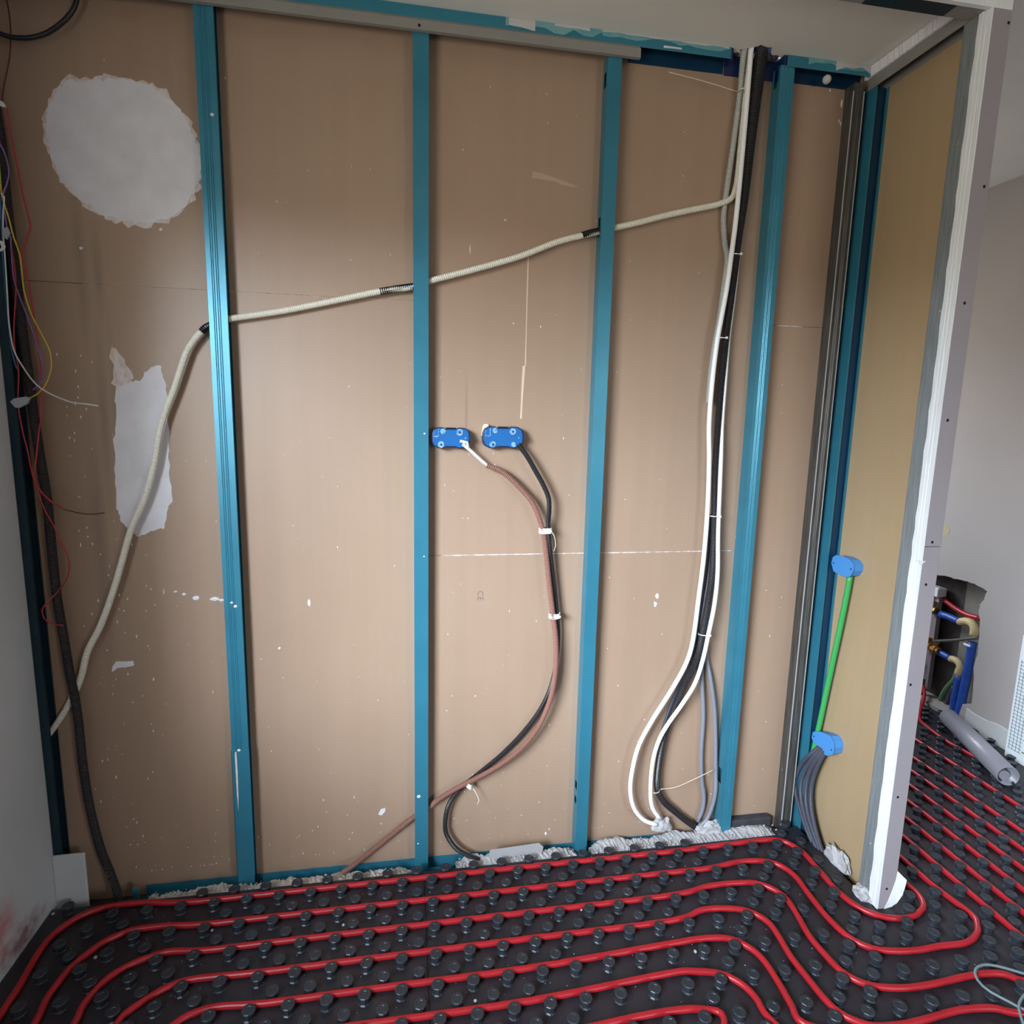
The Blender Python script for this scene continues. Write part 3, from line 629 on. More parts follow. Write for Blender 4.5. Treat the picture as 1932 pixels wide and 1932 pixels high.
PIPES.append(('short red heating pipe bend showing at the bottom edge, innermost of the bends', [V((-.4436, y, Zp)) for y in (.3, .8, 1.05)] + [V((-.40, 1.22, Zp)), V((-.28, 1.31, Zp)), V((-.15, 1.325, Zp)), V((.15, 1.325, Zp)), V((.40, 1.325, Zp))] + wp([(1207, 1917.5), (1285, 1905), (1331, 1905), (1365, 1917)]) + [V((.80, 1.20, Zp)), V((.90, 1.02, Zp)), V((1.02, .88, Zp)), V((1.2, .83, Zp)), V((1.9, .83, Zp)), V((2.2, .84, Zp)), V((2.29, .90, Zp))] + run(2.3064, 1.0, 3.3)))
PIPES.append(('straight red heating pipe run second from the grey tube, beyond the partition', run(2.4064, .4, 3.3, 9)))
PIPES.append(('red heating pipe run nearest the grey tube, beyond the partition', run(2.5564, .4, 2.75, 8) + [V((2.56, 3.0, Zp)), V((2.6, 3.25, Zp))]))
PIPES.append(('red heating pipe rising to the manifold recess', wp([(1842, 1430), (1808, 1411), (1786, 1398.6), (1752, 1374), (1735, 1357)]) + [PX(1738, 1335, 2.88), PX(1744, 1312, 2.95), PX(1740, 1292, 3.0), PX(1735, 1270, 3.0)]))
paths = []
for i_, (lab, P) in enumerate(PIPES):
    S = resample(catmull(P, 6), .016); paths.append(S)
    bm = bmesh.new(); sweep(bm, S, PR, 10)
    tag(build('heating_pipe', bm, 'pipe', smooth=True), lab, 'pipe')
# hash of pipe samples
cell = {}
for S in paths:
    for p_ in S:
        if p_.z < .05: cell.setdefault((int(p_.x // .05), int(p_.y // .05)), []).append((p_.x, p_.y))
def clear(x, y, d=.0225):
    i, j = int(x // .05), int(y // .05)
    for a in (-1, 0, 1):
        for b in (-1, 0, 1):
            for q in cell.get((i + a, j + b), ()):
                if (q[0] - x) ** 2 + (q[1] - y) ** 2 < d * d: return False
    return True
PAN = [(-1.123, .0566, .35, 1.966, 'black nubbed heating mat at the foot of the left half of the back wall'),
       (.0566, 1.2566, .35, 1.966, 'black nubbed heating mat at the foot of the cables, between seam and partition'),
       (1.2566, 2.4566, .35, 1.9564, 'black nubbed heating mat around the partition foot, bottom right'),
       (2.4566, 2.949, .35, 1.9564, 'black nubbed heating mat at the right edge before the far wall'),
       (1.616, 2.949, 1.9564, 3.4, 'black nubbed heating mat beyond the partition, under the grey tube')]
NX0, NY0 = -.0186, 1.9
for (x0, x1, y0, y1, lab) in PAN:
    t = thing('heating_mat', lab, 'floor mat', ((x0 + x1) / 2, (y0 + y1) / 2, 0), 'nubbed heating mats')
    if x0 == 1.2566:   # cut out round the partition foot
        cut = [(1.2566, y0), (x1 - .0008, y0), (x1 - .0008, y1), (1.616, y1), (1.616, 1.70), (1.605, 1.577), (1.534, 1.577), (1.534, 2.003), (1.42, 2.003), (1.42, 1.966), (1.2566, 1.966)]
        bm = fill(jag(cut, 0, 1), [], lambda u, v, d: (u, v, -.0655 + d), .0655)
    else:
        bm = boxes((x0 + .0008, x1 - .0008, y0, y1 - .0008, -.0655, 0))
    build('base_sheet', bm, 'mat_', t)
    cand = []
    for i in range(-25, 65):
        for j in range(-60, 60):
            x = NX0 + .05 * i; y = NY0 + .05 * j
            if (i + j) % 2: continue
            yl = 2.003 if (x0 == 1.2566 and x < 1.52) else y1
            if not (x0 < x + 1e-6 <= x1 and y0 < y <= yl + .006): continue
            if x < -1.105 or (1.515 < x < 1.63 and y > 1.56) or x > 2.935: continue
            if x0 == 1.2566 and y > 1.966 and not 1.425 < x < 1.5: continue
            if not clear(x, y): continue
            u, v = proj((x, y, .02)); vis = -15 < u < 1947 and -15 < v < 1947
            if x > 1.60 and y > 1.6 and u < 1690: vis = False
            cand.append((not vis, x * x + y * y, x, y))
    cand.sort(); parts = [c for c in cand if not c[0]][:300]; rest = cand[len(parts):]
    for c in parts:
        o = bpy.data.objects.new('nub', nub_me); C.objects.link(o); o.parent = t
        o.location = (c[2] - t.location.x, c[3] - t.location.y, 0); o.rotation_euler = (0, 0, random.uniform(0, .7))
    if rest:
        bm = bmesh.new()
        for c in rest: nub_bm(bm, c[2], c[3], 8, ph=random.uniform(0, .7))
        tag(build('nub_field', bm, 'nub', t), kind='stuff')
# crumbs scattered over the mats
bm = bmesh.new(); rnd = random.Random(21)
def crumb(x, y, z, r_):
    q = bmesh.ops.create_icosphere(bm, subdivisions=1, radius=r_, matrix=Matrix.Translation((x, y, z)) @ Matrix.Scale(rnd.uniform(.5, 1), 4, (0, 0, 1)))
for i in range(420):
    x = rnd.uniform(-1.1, 1.5) if i < 330 else rnd.uniform(1.65, 2.9); y = (2.0 - .75 * rnd.random() ** 1.8) if i < 330 else rnd.uniform(1.2, 2.9)
    if x > 1.52 and x < 1.62 and y > 1.57: continue
    crumb(x, y, .0012, rnd.uniform(.0006, .0018))
for px, py in [(180, 1806), (100, 1724), (400, 1755), (897, 1888), (1097, 1716), (1312, 1795), (648, 1745), (318, 1742)]:
    p = PZ(px, py, .003); crumb(p.x, p.y, .003, .0055)
tag(build('plaster_crumbs', bm, 'rubblew'), 'white plaster crumbs scattered over the black mats', 'crumbs', None, 'stuff')

# ============================================================ CONDUITS
def path(px, y): # y: number or list of depths
    ys = y if isinstance(y, (list, tuple)) else [y] * len(px)
    return [PY(a, b, d) for (a, b), d in zip(px, ys)]
def cond(name, label, cat='conduit', group=None): return thing(name, label, cat, (0, 0, 0), group)
# ivory corrugated conduit crossing the wall
t = cond('corrugated_conduit', 'ivory corrugated conduit slanting across the wall through the blue studs')
px = [(1416, 70), (1410, 120), (1404, 180), (1399, 250), (1392, 330), (1387, 358), (1380, 374), (1362, 383), (1340, 389), (1300, 397), (1250, 408), (1200, 421), (1150, 432), (1130, 437), (1100, 444), (1050, 457), (980, 484), (900, 507), (812, 530), (780, 541), (716, 550), (600, 574), (520, 589), (437, 601), (415, 606), (395, 615), (378, 628), (362, 648), (350, 670), (330, 730), (305, 800), (290, 880), (272, 942), (247, 1000), (230, 1060), (212, 1120), (190, 1180), (165, 1230), (152, 1280), (128, 1332), (100, 1375), (78, 1402)]
dep = [2.050] * 5 + [2.046, 2.042] + [2.040] * 14 + [2.042] * 3 + [2.042, 2.040, 2.036, 2.036] + [2.034] * 10 + [2.046, 2.053, 2.053, 2.050]
dep = (dep + [2.05] * 50)[:len(px)]
tube('sheath', path(px, dep), .0102, 'cwhite', t, sides=10, pitch=.0066, depth=.14)
def tapewrap(px, y, r, t_): tube('black_sleeve', path(px, y), r, 'tape', t_, sides=10, pitch=.006, depth=.08)
tapewrap([(1098, 444), (1115, 439), (1128, 436), (1136, 433)], 2.040, .0112, t)
tapewrap([(716, 550), (735, 547), (760, 543), (786, 540)], 2.041, .0112, t)
tapewrap([(380, 626), (387, 619), (396, 614), (405, 610)], [2.036, 2.037, 2.040, 2.042], .0112, t)
# brown corrugated conduit with the ivory inner sheath
t = cond('corrugated_conduit', 'brown corrugated conduit bending down from the left blue socket box')
bx = [(918, 878), (940, 886), (960, 900), (985, 925), (1005, 950), (1018, 980), (1026, 1010), (1031, 1050), (1036, 1100), (1042, 1150), (1048, 1200), (1049, 1250), (1043, 1300), (1030, 1342), (1010, 1380), (980, 1415), (945, 1442), (900, 1468), (862, 1487), (828, 1508), (808, 1524), (790, 1535), (762, 1556), (720, 1590), (680, 1622), (645, 1648)]
dp = [2.030, 2.028, 2.024, 2.020, 2.018] + [2.018] * 12 + [2.022, 2.03, 2.036, 2.042, 2.044, 2.046, 2.046, 2.036, 2.000]
tube('sheath', path(bx, dp), .0100, 'cbrown', t, sides=10, pitch=.0056, depth=.24)
tube('inner_sheath', path([(873, 838), (890, 852), (905, 866), (922, 880)], [2.022, 2.022, 2.026, 2.03]), .0052, 'cwhite2', t)
tube('inner_sheath', path([(868, 832), (880, 834), (886, 840), (884, 846)], [2.018, 2.018, 2.020, 2.022]), .0045, 'cwhite2', t)
# black corrugated conduit from the second socket box
t = cond('corrugated_conduit', 'black corrugated conduit bending down from the right blue socket box')
kx = [(978, 838), (995, 862), (1010, 888), (1025, 915), (1035, 940), (1036, 965), (1034, 990), (1036, 1020), (1040, 1060), (1046, 1110), (1050, 1150), (1053, 1190), (1052, 1225), (1046, 1270), (1034, 1310), (1012, 1350), (980, 1390), (945, 1425), (915, 1450), (885, 1474), (862, 1495), (846, 1520), (840, 1550), (843, 1575), (860, 1600), (885, 1615), (905, 1622)]
dk = [2.022, 2.02, 2.018, 2.02, 2.02, 2.02, 2.02, 2.022, 2.028, 2.034, 2.034, 2.036, 2.038, 2.040] + [2.042] * 5 + [2.04, 2.040, 2.036, 2.034, 2.030, 2.020, 2.010, 2.0]
tube('sheath', path(kx, dk), .0088, 'cblack', t, sides=10, pitch=.0052, depth=.12)
# vertical bundle
def vtube(label, mt, pxs, y, r, pitch=0, name='conduit', cat='conduit', group='hanging cable bundle'):
    t_ = cond(name, label, cat, group); tube('sheath', path(pxs, y), r, mt, t_, sides=10, pitch=pitch, depth=.12); return t_
vtube('thick black conduit in the middle of the hanging cable bundle', 'cblack',
      [(1441, 60), (1437, 95), (1427, 170), (1415, 270), (1404, 370), (1394, 440), (1387, 500), (1378, 570), (1369, 640), (1360, 740), (1353, 830), (1349, 900), (1348, 970), (1347, 1010), (1344, 1080), (1335, 1140), (1325, 1195), (1315, 1240), (1292, 1290), (1271, 1340), (1256, 1380), (1246, 1420), (1240, 1465), (1241, 1490), (1252, 1512), (1272, 1530), (1292, 1546), (1314, 1562)],
      [2.036] * 19 + [2.038] * 5 + [2.036] * 10, lambda z: .0128 + .0085 * min(1, max(0, (z - 1.95) / .75)) ** 1.5, .0062, 'corrugated_conduit')
vtube('white cable at the left of the hanging bundle, making the outer loop', 'cwhite2',
      [(1421, 62), (1417, 95), (1404, 250), (1390, 400), (1380, 480), (1371, 545), (1361, 600), (1353, 645), (1344, 720), (1338, 800), (1338, 870), (1335, 960), (1328, 1050), (1318, 1130), (1307, 1210), (1293, 1255), (1265, 1305), (1230, 1360), (1204, 1410), (1191, 1465), (1190, 1500), (1198, 1528), (1216, 1548), (1240, 1556)],
      [2.020] * 8 + [2.022] * 16, .0082, name='cable', cat='cable')
vtube('white cable at the right of the hanging bundle, making the inner loop', 'cwhite2',
      [(1441, 95), (1436, 130), (1424, 200), (1412, 290), (1402, 400), (1393, 480), (1384, 560), (1374, 640), (1367, 730), (1362, 800), (1360, 870), (1355, 1000), (1354, 1080), (1348, 1140), (1337, 1195), (1326, 1245), (1311, 1290), (1286, 1330), (1261, 1365), (1244, 1395), (1233, 1430), (1228, 1470), (1228, 1510), (1234, 1530), (1246, 1545)],
      [2.040] * 8 + [2.034] * 2 + [2.028, 2.024, 2.022, 2.020, 2.018] + [2.016] * 10, .0078, name='cable', cat='cable')
vtube('grey translucent conduit at the upper left of the hanging bundle', 'cgrey',
      [(1412, 64), (1402, 110), (1397, 170), (1388, 240), (1378, 310), (1368, 380), (1365, 420), (1368, 460), (1372, 490), (1366, 540), (1358, 600), (1350, 645), (1342, 700), (1337, 760)],
      [2.032, 2.034] + [2.046] * 3 + [2.052] * 4 + [2.044, 2.040, 2.038, 2.038, 2.038], .0098, .006, 'corrugated_conduit')
vtube('grey cable dropping straight, left of the grey pair near the floor', 'cgrey2',
      [(1349, 960), (1346, 1010), (1340, 1080), (1330, 1140), (1322, 1200), (1324, 1280), (1327, 1350), (1323, 1420), (1324, 1470), (1328, 1500), (1326, 1525), (1316, 1550)], 2.047, .0076, name='cable', cat='cable')
vtube('grey cable bowing right against the ribbed stud near the floor', 'cgrey2',
      [(1351, 960), (1349, 1010), (1345, 1080), (1337, 1140), (1330, 1200), (1333, 1240), (1342, 1290), (1348, 1340), (1350, 1400), (1350, 1450), (1350, 1490), (1344, 1520), (1332, 1548), (1316, 1562)], [2.050] * 6 + [2.044] * 4 + [2.032] * 4, .0078, name='cable', cat='cable')
vtube('slate cable between the white and the black one, low in the bundle', 'cslate',
      [(1341, 970), (1335, 1040), (1327, 1100), (1320, 1160), (1312, 1215), (1300, 1258), (1280, 1296), (1264, 1335), (1250, 1378), (1243, 1420), (1238, 1465), (1241, 1495)], 2.052, .006, name='cable', cat='cable')
# cable ties
def tie(label, px, y, w_, h, tail=None, mt='tie', tilt=0., th=.012, group='ties round the cables'):
    c = PY(*px, y); t_ = thing('cable_tie', label, 'cable tie', c, group)
    bm = bmesh.new(); n = 20
    for sgn in (0,):
        prev = None; rr = []
        for k in range(n):
            a = 2 * pi * k / n; x = w_ * cos(a); yy = th * sin(a)
            rr.append([bm.verts.new(Vector((x, yy, x * tilt - h)) + c), bm.verts.new(Vector((x, yy, x * tilt + h)) + c),
                       bm.verts.new(Vector((x * .93, yy * .9, x * tilt + h)) + c), bm.verts.new(Vector((x * .93, yy * .9, x * tilt - h)) + c)])
        for k in range(n):
            a_, b_ = rr[k], rr[(k + 1) % n]
            for q in range(4): bm.faces.new((a_[q], b_[q], b_[(q + 1) % 4], a_[(q + 1) % 4]))
    build('band', bm, mt, t_)
    if tail: tube('tail', path(tail, [y - th * .6] * len(tail)), .0013, mt, t_, sides=6)
    else:
        bm = boxes((c.x + w_ * .55, c.x + w_ * .55 + .006, c.y - th - .004, c.y - th + .002, c.z - .0035, c.z + .0035)); build('lock', bm, mt, t_)
    return t_
tie('cream tie string near the ceiling with a long tail pointing left', (1399, 172), 2.034, .012, .0015, [(1391, 173), (1360, 163), (1320, 151), (1262, 136)], 'tiecream', th=.018)
tie('white tie round the bundle, topmost of those below the bend', (1386, 481), 2.030, .019, .0014, th=.017)
tie('white tie round the bundle at the height of the short board joint on the right', (1359, 638), 2.030, .020, .0014, th=.017)
tie('white tie round the bundle just above the long white board joint', (1347, 973), 2.028, .018, .0014, th=.02)
tie('white tie round the bundle where the cables fan out', (1328, 1196), 2.030, .022, .0014, th=.018)
tie('pale tie on the inner white loop with a tail pointing right', (1237, 1492), 2.026, .016, .0013, [(1246, 1489), (1275, 1485), (1310, 1470), (1345, 1453)], 'tiecream', .15, th=.014)
tie('wide white tie round the brown and black conduits, upper', (1029, 1001), 2.021, .023, .0095, None, 'tie', 0, .0135)
tube('tail', path([(1041, 1003), (1047, 1015), (1048, 1035), (1045, 1040)], [2.008, 2.01, 2.01, 2.01]), .0012, 'tiecream', tie('white tie round the brown and black conduits, middle one', (1046, 1161), 2.026, .021, .009, None, 'tie', 0, .017), sides=6).parent.name
tie('white tie round the brown and black conduits, lowest with tail', (885, 1480), 2.031, .012, .0095, [(893, 1488), (900, 1500), (904, 1512), (900, 1518)], 'tie', -.5, .016)

# dark vertical conduit on the left
t = cond('corrugated_conduit', 'dusty black conduit running down the left corner to the floor')
tube('sheath', path([(-12, 180), (3, 280), (12, 380), (24, 480), (35, 570), (47, 660), (60, 755), (75, 859), (88, 936), (98, 1040), (108, 1130), (120, 1200), (130, 1262), (141, 1315), (149, 1370), (156, 1440), (166, 1505), (177, 1555), (191, 1605), (207, 1644), (222, 1686), (226, 1700)], [2.034] * 19 + [2.022, 2.005, 1.995]), .0135, 'cdark', t, sides=12, pitch=.007, depth=.13)
t = cond('cable_loop', 'dark cable loop hanging into the top left corner', 'cable')
tube('sheath', path([(-60, -30), (-40, 30), (0, 63), (40, 72), (80, 66), (112, 47), (136, 22), (146, -6), (148, -60)], 2.03), .0062, 'cblack', t)
# loose wires in the upper left corner
def wire(label, mt, pxs, y, r=.0013):
    t_ = thing('wire', label, 'wire', (0, 0, 0), 'loose wires in the left corner'); tube('core', path(pxs, y), r * 1.5, mt, t_, sides=6, step=.012); return t_
wire('thin dark red wire, topmost in the left corner', 'darkred', [(8, -20), (17, 25), (20, 60), (19, 100), (14, 130), (7, 165), (4, 192)], 2.04)
wire('red wire bowing right, ending in a horizontal tip beside the white filler patch', 'red', [(12, 203), (19, 250), (30, 300), (44, 370), (57, 425), (52, 445), (43, 478), (48, 510), (58, 560), (66, 610), (76, 690), (79, 775), (74, 810), (69, 860), (66, 900), (76, 925), (95, 945), (118, 959)], 2.012, .0016)
wire('short dark red wire tip beside the white filler patch', 'darkred', [(120, 961), (155, 969), (180, 970), (197, 967)], 2.03, .001)
wire('long red wire ending in a pink curl over the black conduit', 'red', [(22, 470), (27, 500), (30, 550), (27, 600), (27, 650), (35, 700), (34, 760), (42, 810), (52, 850), (60, 890), (72, 930), (86, 965), (100, 990), (114, 1020), (126, 1045), (131, 1065), (127, 1090), (110, 1115), (92, 1135), (80, 1150), (84, 1168), (100, 1177), (120, 1180)], 2.006, .0013)
wire('violet wire hanging in the left corner', 'purple', [(-5, 262), (10, 292), (17, 325), (12, 350), (6, 368), (9, 400), (13, 428)], 2.01, .0014)
wire('lower violet wire ending above the clear connector', 'purple', [(20, 445), (22, 480), (27, 530), (45, 580), (60, 620), (73, 660), (81, 700), (78, 722), (62, 736)], 2.008, .0014)
wire('yellow wire curving down to the clear connector', 'yellow', [(-4, 320), (4, 370), (16, 410), (25, 445), (38, 485), (45, 545), (58, 590), (78, 630), (93, 660), (97, 690), (88, 722), (72, 742), (56, 751)], 2.004, .0014)
wire('pale wire ending in a long stiff tip pointing right', 'whitewire', [(2, 365), (8, 372), (6, 400), (6, 440), (9, 480), (14, 560), (17, 610), (26, 660), (45, 695), (66, 723), (84, 737), (105, 748), (135, 759), (160, 762), (185, 766)], 2.002, .0014)
wire('blue wire behind the pale wire in the left corner', 'bluewire', [(1, 370), (3, 430), (6, 500), (12, 570), (18, 640), (30, 690), (36, 700)], 2.014, .0016)
wire('lime wire at the very left edge', 'limewire', [(-3, 290), (0, 330), (3, 365)], 2.012, .0014)
cn = tag(build('wire_connector', fill([(p.x, p.z) for p in [PY(a, b, 2.0) for a, b in [(20, 758), (27, 752), (50, 748), (57, 752), (52, 762), (36, 770), (30, 769)]]], [], lambda u, v, d: (u, 1.996 + d, v), .009), 'connector', bevel=.001), 'clear grey wire connector at the end of the yellow wire', 'connector', 'wire connectors')
cn = tag(build('wire_connector', fill([(p.x, p.z) for p in [PY(a, b, 2.0) for a, b in [(8, 432), (14, 428), (19, 440), (13, 452), (8, 448)]]], [], lambda u, v, d: (u, 1.996 + d, v), .008), 'connector', bevel=.001), 'small clear connector between violet and yellow wires', 'connector', 'wire connectors')
cn = tag(build('wire_connector', fill([(p.x, p.z) for p in [PY(a, b, 2.03) for a, b in [(1, 192), (8, 194), (14, 203), (8, 205), (3, 202)]]], [], lambda u, v, d: (u, 2.02 + d, v), .008), 'cardw', bevel=.001), 'small white connector at the left edge under the dark red wire', 'connector', 'wire connectors')
# white connector lower: curl
cn = tag(build('wire_connector', fill([(p.x, p.z) for p in [PY(a, b, 2.0) for a, b in [(2, 455), (9, 457), (13, 466), (11, 473), (4, 476), (2, 474), (7, 468)]]], [], lambda u, v, d: (u, 1.990 + d, v), .006), 'cardw', bevel=.001), 'white hooked connector at the left edge beside the yellow wire', 'connector', 'wire connectors')

# ============================================================ BLUE SOCKET BOXES
def socket_box(px0, px1, py0, py1, label, right):
    a = PY(px0, py0, 2.022); b = PY(px1, py1, 2.022); cx, cz = (a.x + b.x) / 2, (a.z + b.z) / 2; w_, h_ = (b.x - a.x) / 2, (a.z - b.z) / 2
    t = thing('socket_box', label, 'electrical box', (cx, YB, cz), 'blue socket box backs between the middle studs')
    sh = [(-1, -.35), (-.93, -.75), (-.7, -1), (-.42, -1), (-.3, -.86), (.3, -.86), (.42, -1), (.72, -.98), (.94, -.7), (1, -.3), (1, .32), (.93, .7), (.72, .93), (.42, .98), (.28, .84), (-.28, .84), (-.42, .98), (-.7, .96), (-.93, .72), (-1, .3)]
    L = [(cx + u * w_, cz - v * h_) for u, v in sh]
    build('body', fill(L, [], lambda u, v, d: (u, 2.026 + d, v), YB - 2.026), 'bluedeep', t, bevel=.002)
    L2 = [(cx + u * w_ * .94, cz - v * h_ * .92) for u, v in sh]
    build('back_plate', fill(L2, [], lambda u, v, d: (u, 2.0225 + d, v), .0036), 'blueplastic', t, bevel=.001)
    def disc(u, v, r_, mt, y, hh, name):
        bm = bmesh.new(); bmesh.ops.create_cone(bm, cap_ends=True, segments=16, radius1=r_, radius2=r_ * .9, depth=hh, matrix=Matrix.Translation((cx + u * w_, y, cz - v * h_)) @ Matrix.Rotation(pi / 2, 4, 'X'))
        return build(name, bm, mt, t)
    for u, v, r_, full in ((-.42, -.62, .0095, 0), (.45, -.55, .0115, 1), (-.52, .62, .0115, 1), (.5, .62, .009, 0)):
        if not full and right == 0 and v > 0: continue
        k = disc(u, v, r_, 'bluelight', 2.0215, .003, 'knockout')
        if full:
            bm = bmesh.new(); bmesh.ops.create_cone(bm, cap_ends=True, segments=10, radius1=.0035, radius2=.0035, depth=.001, matrix=Matrix.Translation((cx + u * w_, 2.0195, cz - v * h_)) @ Matrix.Rotation(pi / 2, 4, 'X')); build('screw_hole', bm, 'bluedeep', k)
    for u, v in ((-.75, -.12), (.75, .0)): disc(u, v, .0032, 'bluelight', 2.0218, .0015, 'boss')
    build('clip', boxes((cx - .016, cx + .016, 2.024, 2.05, cz + h_ * .86, cz + h_ * .98)), 'black', t)
    build('side_tab', boxes((cx + w_ - .006, cx + w_ + .002, 2.0215, 2.04, cz - .008, cz + .008)), 'bluedeep', t)
    # L-shaped moulding at the top left of the plate
    build('rib', boxes((cx - w_ * .68, cx - w_ * .64, 2.0212, 2.0226, cz + h_ * .15, cz + h_ * .8), (cx - w_ * .92, cx - w_ * .64, 2.0212, 2.0226, cz + h_ * .12, cz + h_ * .19)), 'bluelight', t)
    return t
socket_box(815, 887, 806, 847, 'blue socket box back beside the face-on stud, white cable at its corner', 0)
sb = socket_box(912, 988, 804, 847, 'blue socket box back with a black conduit leaving its lower right', 1)
L = [(p.x, p.z) for p in [PY(a, b, 2.05) for a, b in [(909, 822), (911, 806), (914, 800), (922, 800), (923, 805), (917, 812), (914, 826)]]]
build('plaster_blob', fill(L, [], lambda u, v, d: (u, 2.050 + d, v), .016), 'tiecream', sb, bevel=.003)
# boxes on the partition
def side_box(pts, label, seed):
    # pts: outline px on the outer plate (x = const plane)
    xo = 1.545
    L = [(PX(a, b, xo).y, PX(a, b, xo).z) for a, b in pts]
    cyy = sum(p[0] for p in L) / len(L); czz = sum(p[1] for p in L) / len(L)
    t = thing('socket_box', label, 'electrical box', (1.588, cyy, czz), 'sky blue boxes on the partition')
    build('body', fill([(cyy + (u - cyy) * .93, czz + (v - czz) * .93) for u, v in L], [], lambda u, v, d: (xo + .002 + d, u, v), .0395), 'blueplastic2', t, bevel=.002)
    build('back_plate', fill(L, [], lambda u, v, d: (xo - .002 + d, u, v), .004), 'blueplastic2', t, bevel=.001)
    for f in (-.8, .8):
        ys = [p[0] for p in L]; dy = (max(ys) - min(ys)) / 2
        bm = bmesh.new(); bmesh.ops.create_cone(bm, cap_ends=True, segments=10, radius1=.0028, radius2=.0028, depth=.001, matrix=Matrix.Translation((xo - .0026, cyy + f * dy, czz)) @ Matrix.Rotation(pi / 2, 4, 'Y')); build('screw_hole', bm, 'black', t)
    return t
side_box([(1569, 1062), (1572, 1051), (1578, 1047), (1590, 1049), (1604, 1056), (1611, 1066), (1610, 1078), (1604, 1088), (1596, 1089), (1582, 1083), (1573, 1078)], 'sky blue box at the top of the green conduit', 1)
side_box([(1532, 1391), (1534, 1381), (1541, 1379), (1553, 1382), (1566, 1388), (1573, 1400), (1574, 1412), (1571, 1424), (1562, 1426), (1556, 1424), (1552, 1412), (1541, 1405), (1535, 1400)], 'sky blue box above the black conduits, nearer the floor', 2)
def spath(pxs, xs): 
    xs = xs if isinstance(xs, (list, tuple)) else [xs] * len(pxs)
    return [PX(a, b, x) for (a, b), x in zip(pxs, xs)]
t = cond('conduit', 'straight green conduit between the two sky blue boxes and the floor')
tube('sheath', spath([(1604, 1086), (1598, 1120), (1586, 1180), (1572, 1245), (1556, 1320), (1540, 1395), (1527, 1450), (1518, 1510), (1511, 1560)], 1.560), .0100, 'green', t)
for k, (pts, dx, lab) in enumerate([
    ([(1548, 1408), (1527, 1425), (1510, 1445), (1501, 1470), (1502, 1500), (1512, 1535), (1522, 1565), (1533, 1590)], 1.530, 'leftmost of the black conduits under the lower sky blue box'),
    ([(1552, 1410), (1534, 1430), (1518, 1455), (1511, 1480), (1512, 1510), (1520, 1545), (1530, 1575), (1540, 1600)], 1.535, 'second from the left of the black conduits under the lower sky blue box'),
    ([(1556, 1412), (1541, 1432), (1527, 1458), (1521, 1485), (1521, 1515), (1528, 1550), (1538, 1580), (1546, 1604)], 1.538, 'second from the right of the black conduits under the lower sky blue box'),
    ([(1560, 1414), (1548, 1434), (1536, 1462), (1530, 1490), (1530, 1520), (1536, 1555), (1544, 1585), (1552, 1608)], 1.545, 'rightmost of the black conduits under the lower sky blue box')]):
    t = cond('corrugated_conduit', lab, group='black conduits under the lower box'); tube('sheath', spath(pts, [1.552] + [dx] * (len(pts) - 1)), .0088, 'cslate', t, sides=10, pitch=.006, depth=.10)

# ============================================================ MANIFOLD RECESS
XM = 3.02
t = thing('pipe_manifold', 'brass and steel pipe manifold in the broken-open recess of the far wall', 'manifold', (XM, 2.9, .1))
a, b = PX(1776, 1110, XM), PX(1746, 1342, XM)
build('bracket', boxes((XM - .012, XM + .012, a.y - .006, a.y + .012, .06, a.z)), 'bracket', t)
build('top_plate', boxes((XM - .03, XM + .03, a.y - .01, a.y + .10, a.z - .05, a.z)), 'cardw', t, bevel=.003)
build('rear_plate', boxes((XM + .02, XM + .022, a.y, a.y + .22, .10, a.z - .06)), 'bracket', t)
def brassvalve(px, py):
    c = PX(px, py, XM - .02); bm = bmesh.new()
    for (dy, dz, r_, h_, ax) in ((0, 0, .020, .05, 'Y'), (0, 0, .026, .016, 'Y'), (.0, .018, .012, .05, 'Z'), (.03, 0, .016, .03, 'Y'), (0, .045, .016, .012, 'Z')):
        m_ = Matrix.Translation((c.x, c.y + dy, c.z + dz)) @ (Matrix.Rotation(pi / 2, 4, 'X') if ax == 'Y' else Matrix())
        bmesh.ops.create_cone(bm, cap_ends=True, segments=8 if r_ > .018 else 14, radius1=r_, radius2=r_, depth=h_, matrix=m_)
    build('valve', bm, 'brass', t)
brassvalve(1760, 1150); brassvalve(1750, 1217); brassvalve(1765, 1226)
def mtube(name, mt, pts, r_, label=None, cat='pipe', x=XM - .01, parent=None):
    if label: tt = thing(name, label, cat, (XM, 2.7, 0), 'pipes in the manifold recess'); return tube('tube', spath(pts, x), r_, mt, tt), tt
    return tube(name, spath(pts, x), r_, mt, parent), parent
_, t1 = mtube('water_pipe', 'pexblue', [(1835, 1212), (1831, 1235), (1825, 1270), (1817, 1310), (1808, 1352)], .0215, 'blue water pipe on the right of the recess')
mtube('elbow', 'beige', [(1810, 1174), (1822, 1172), (1834, 1176), (1839, 1186), (1837, 1200)], .021, parent=t1)
mtube('collar', 'pexblue', [(1775, 1159), (1790, 1164), (1812, 1174)], .020, parent=t1)
build('white_ring', boxes((XM - .035, XM + .015, PX(1834, 1214, XM).y - .02, PX(1834, 1214, XM).y + .02, PX(1834, 1216, XM).z - .008, PX(1834, 1216, XM).z + .004)), 'cardw', t1, bevel=.003)
_, t2 = mtube('water_pipe', 'pexblue', [(1809, 1275), (1805, 1295), (1800, 1320), (1797, 1352)], .018, 'blue water pipe left of the wider one in the recess')
mtube('elbow', 'beige', [(1793, 1243), (1802, 1245), (1811, 1253), (1811, 1262), (1807, 1274)], .019, parent=t2)
mtube('collar', 'pexblue', [(1763, 1227), (1778, 1234), (1794, 1243)], .0185, parent=t2)
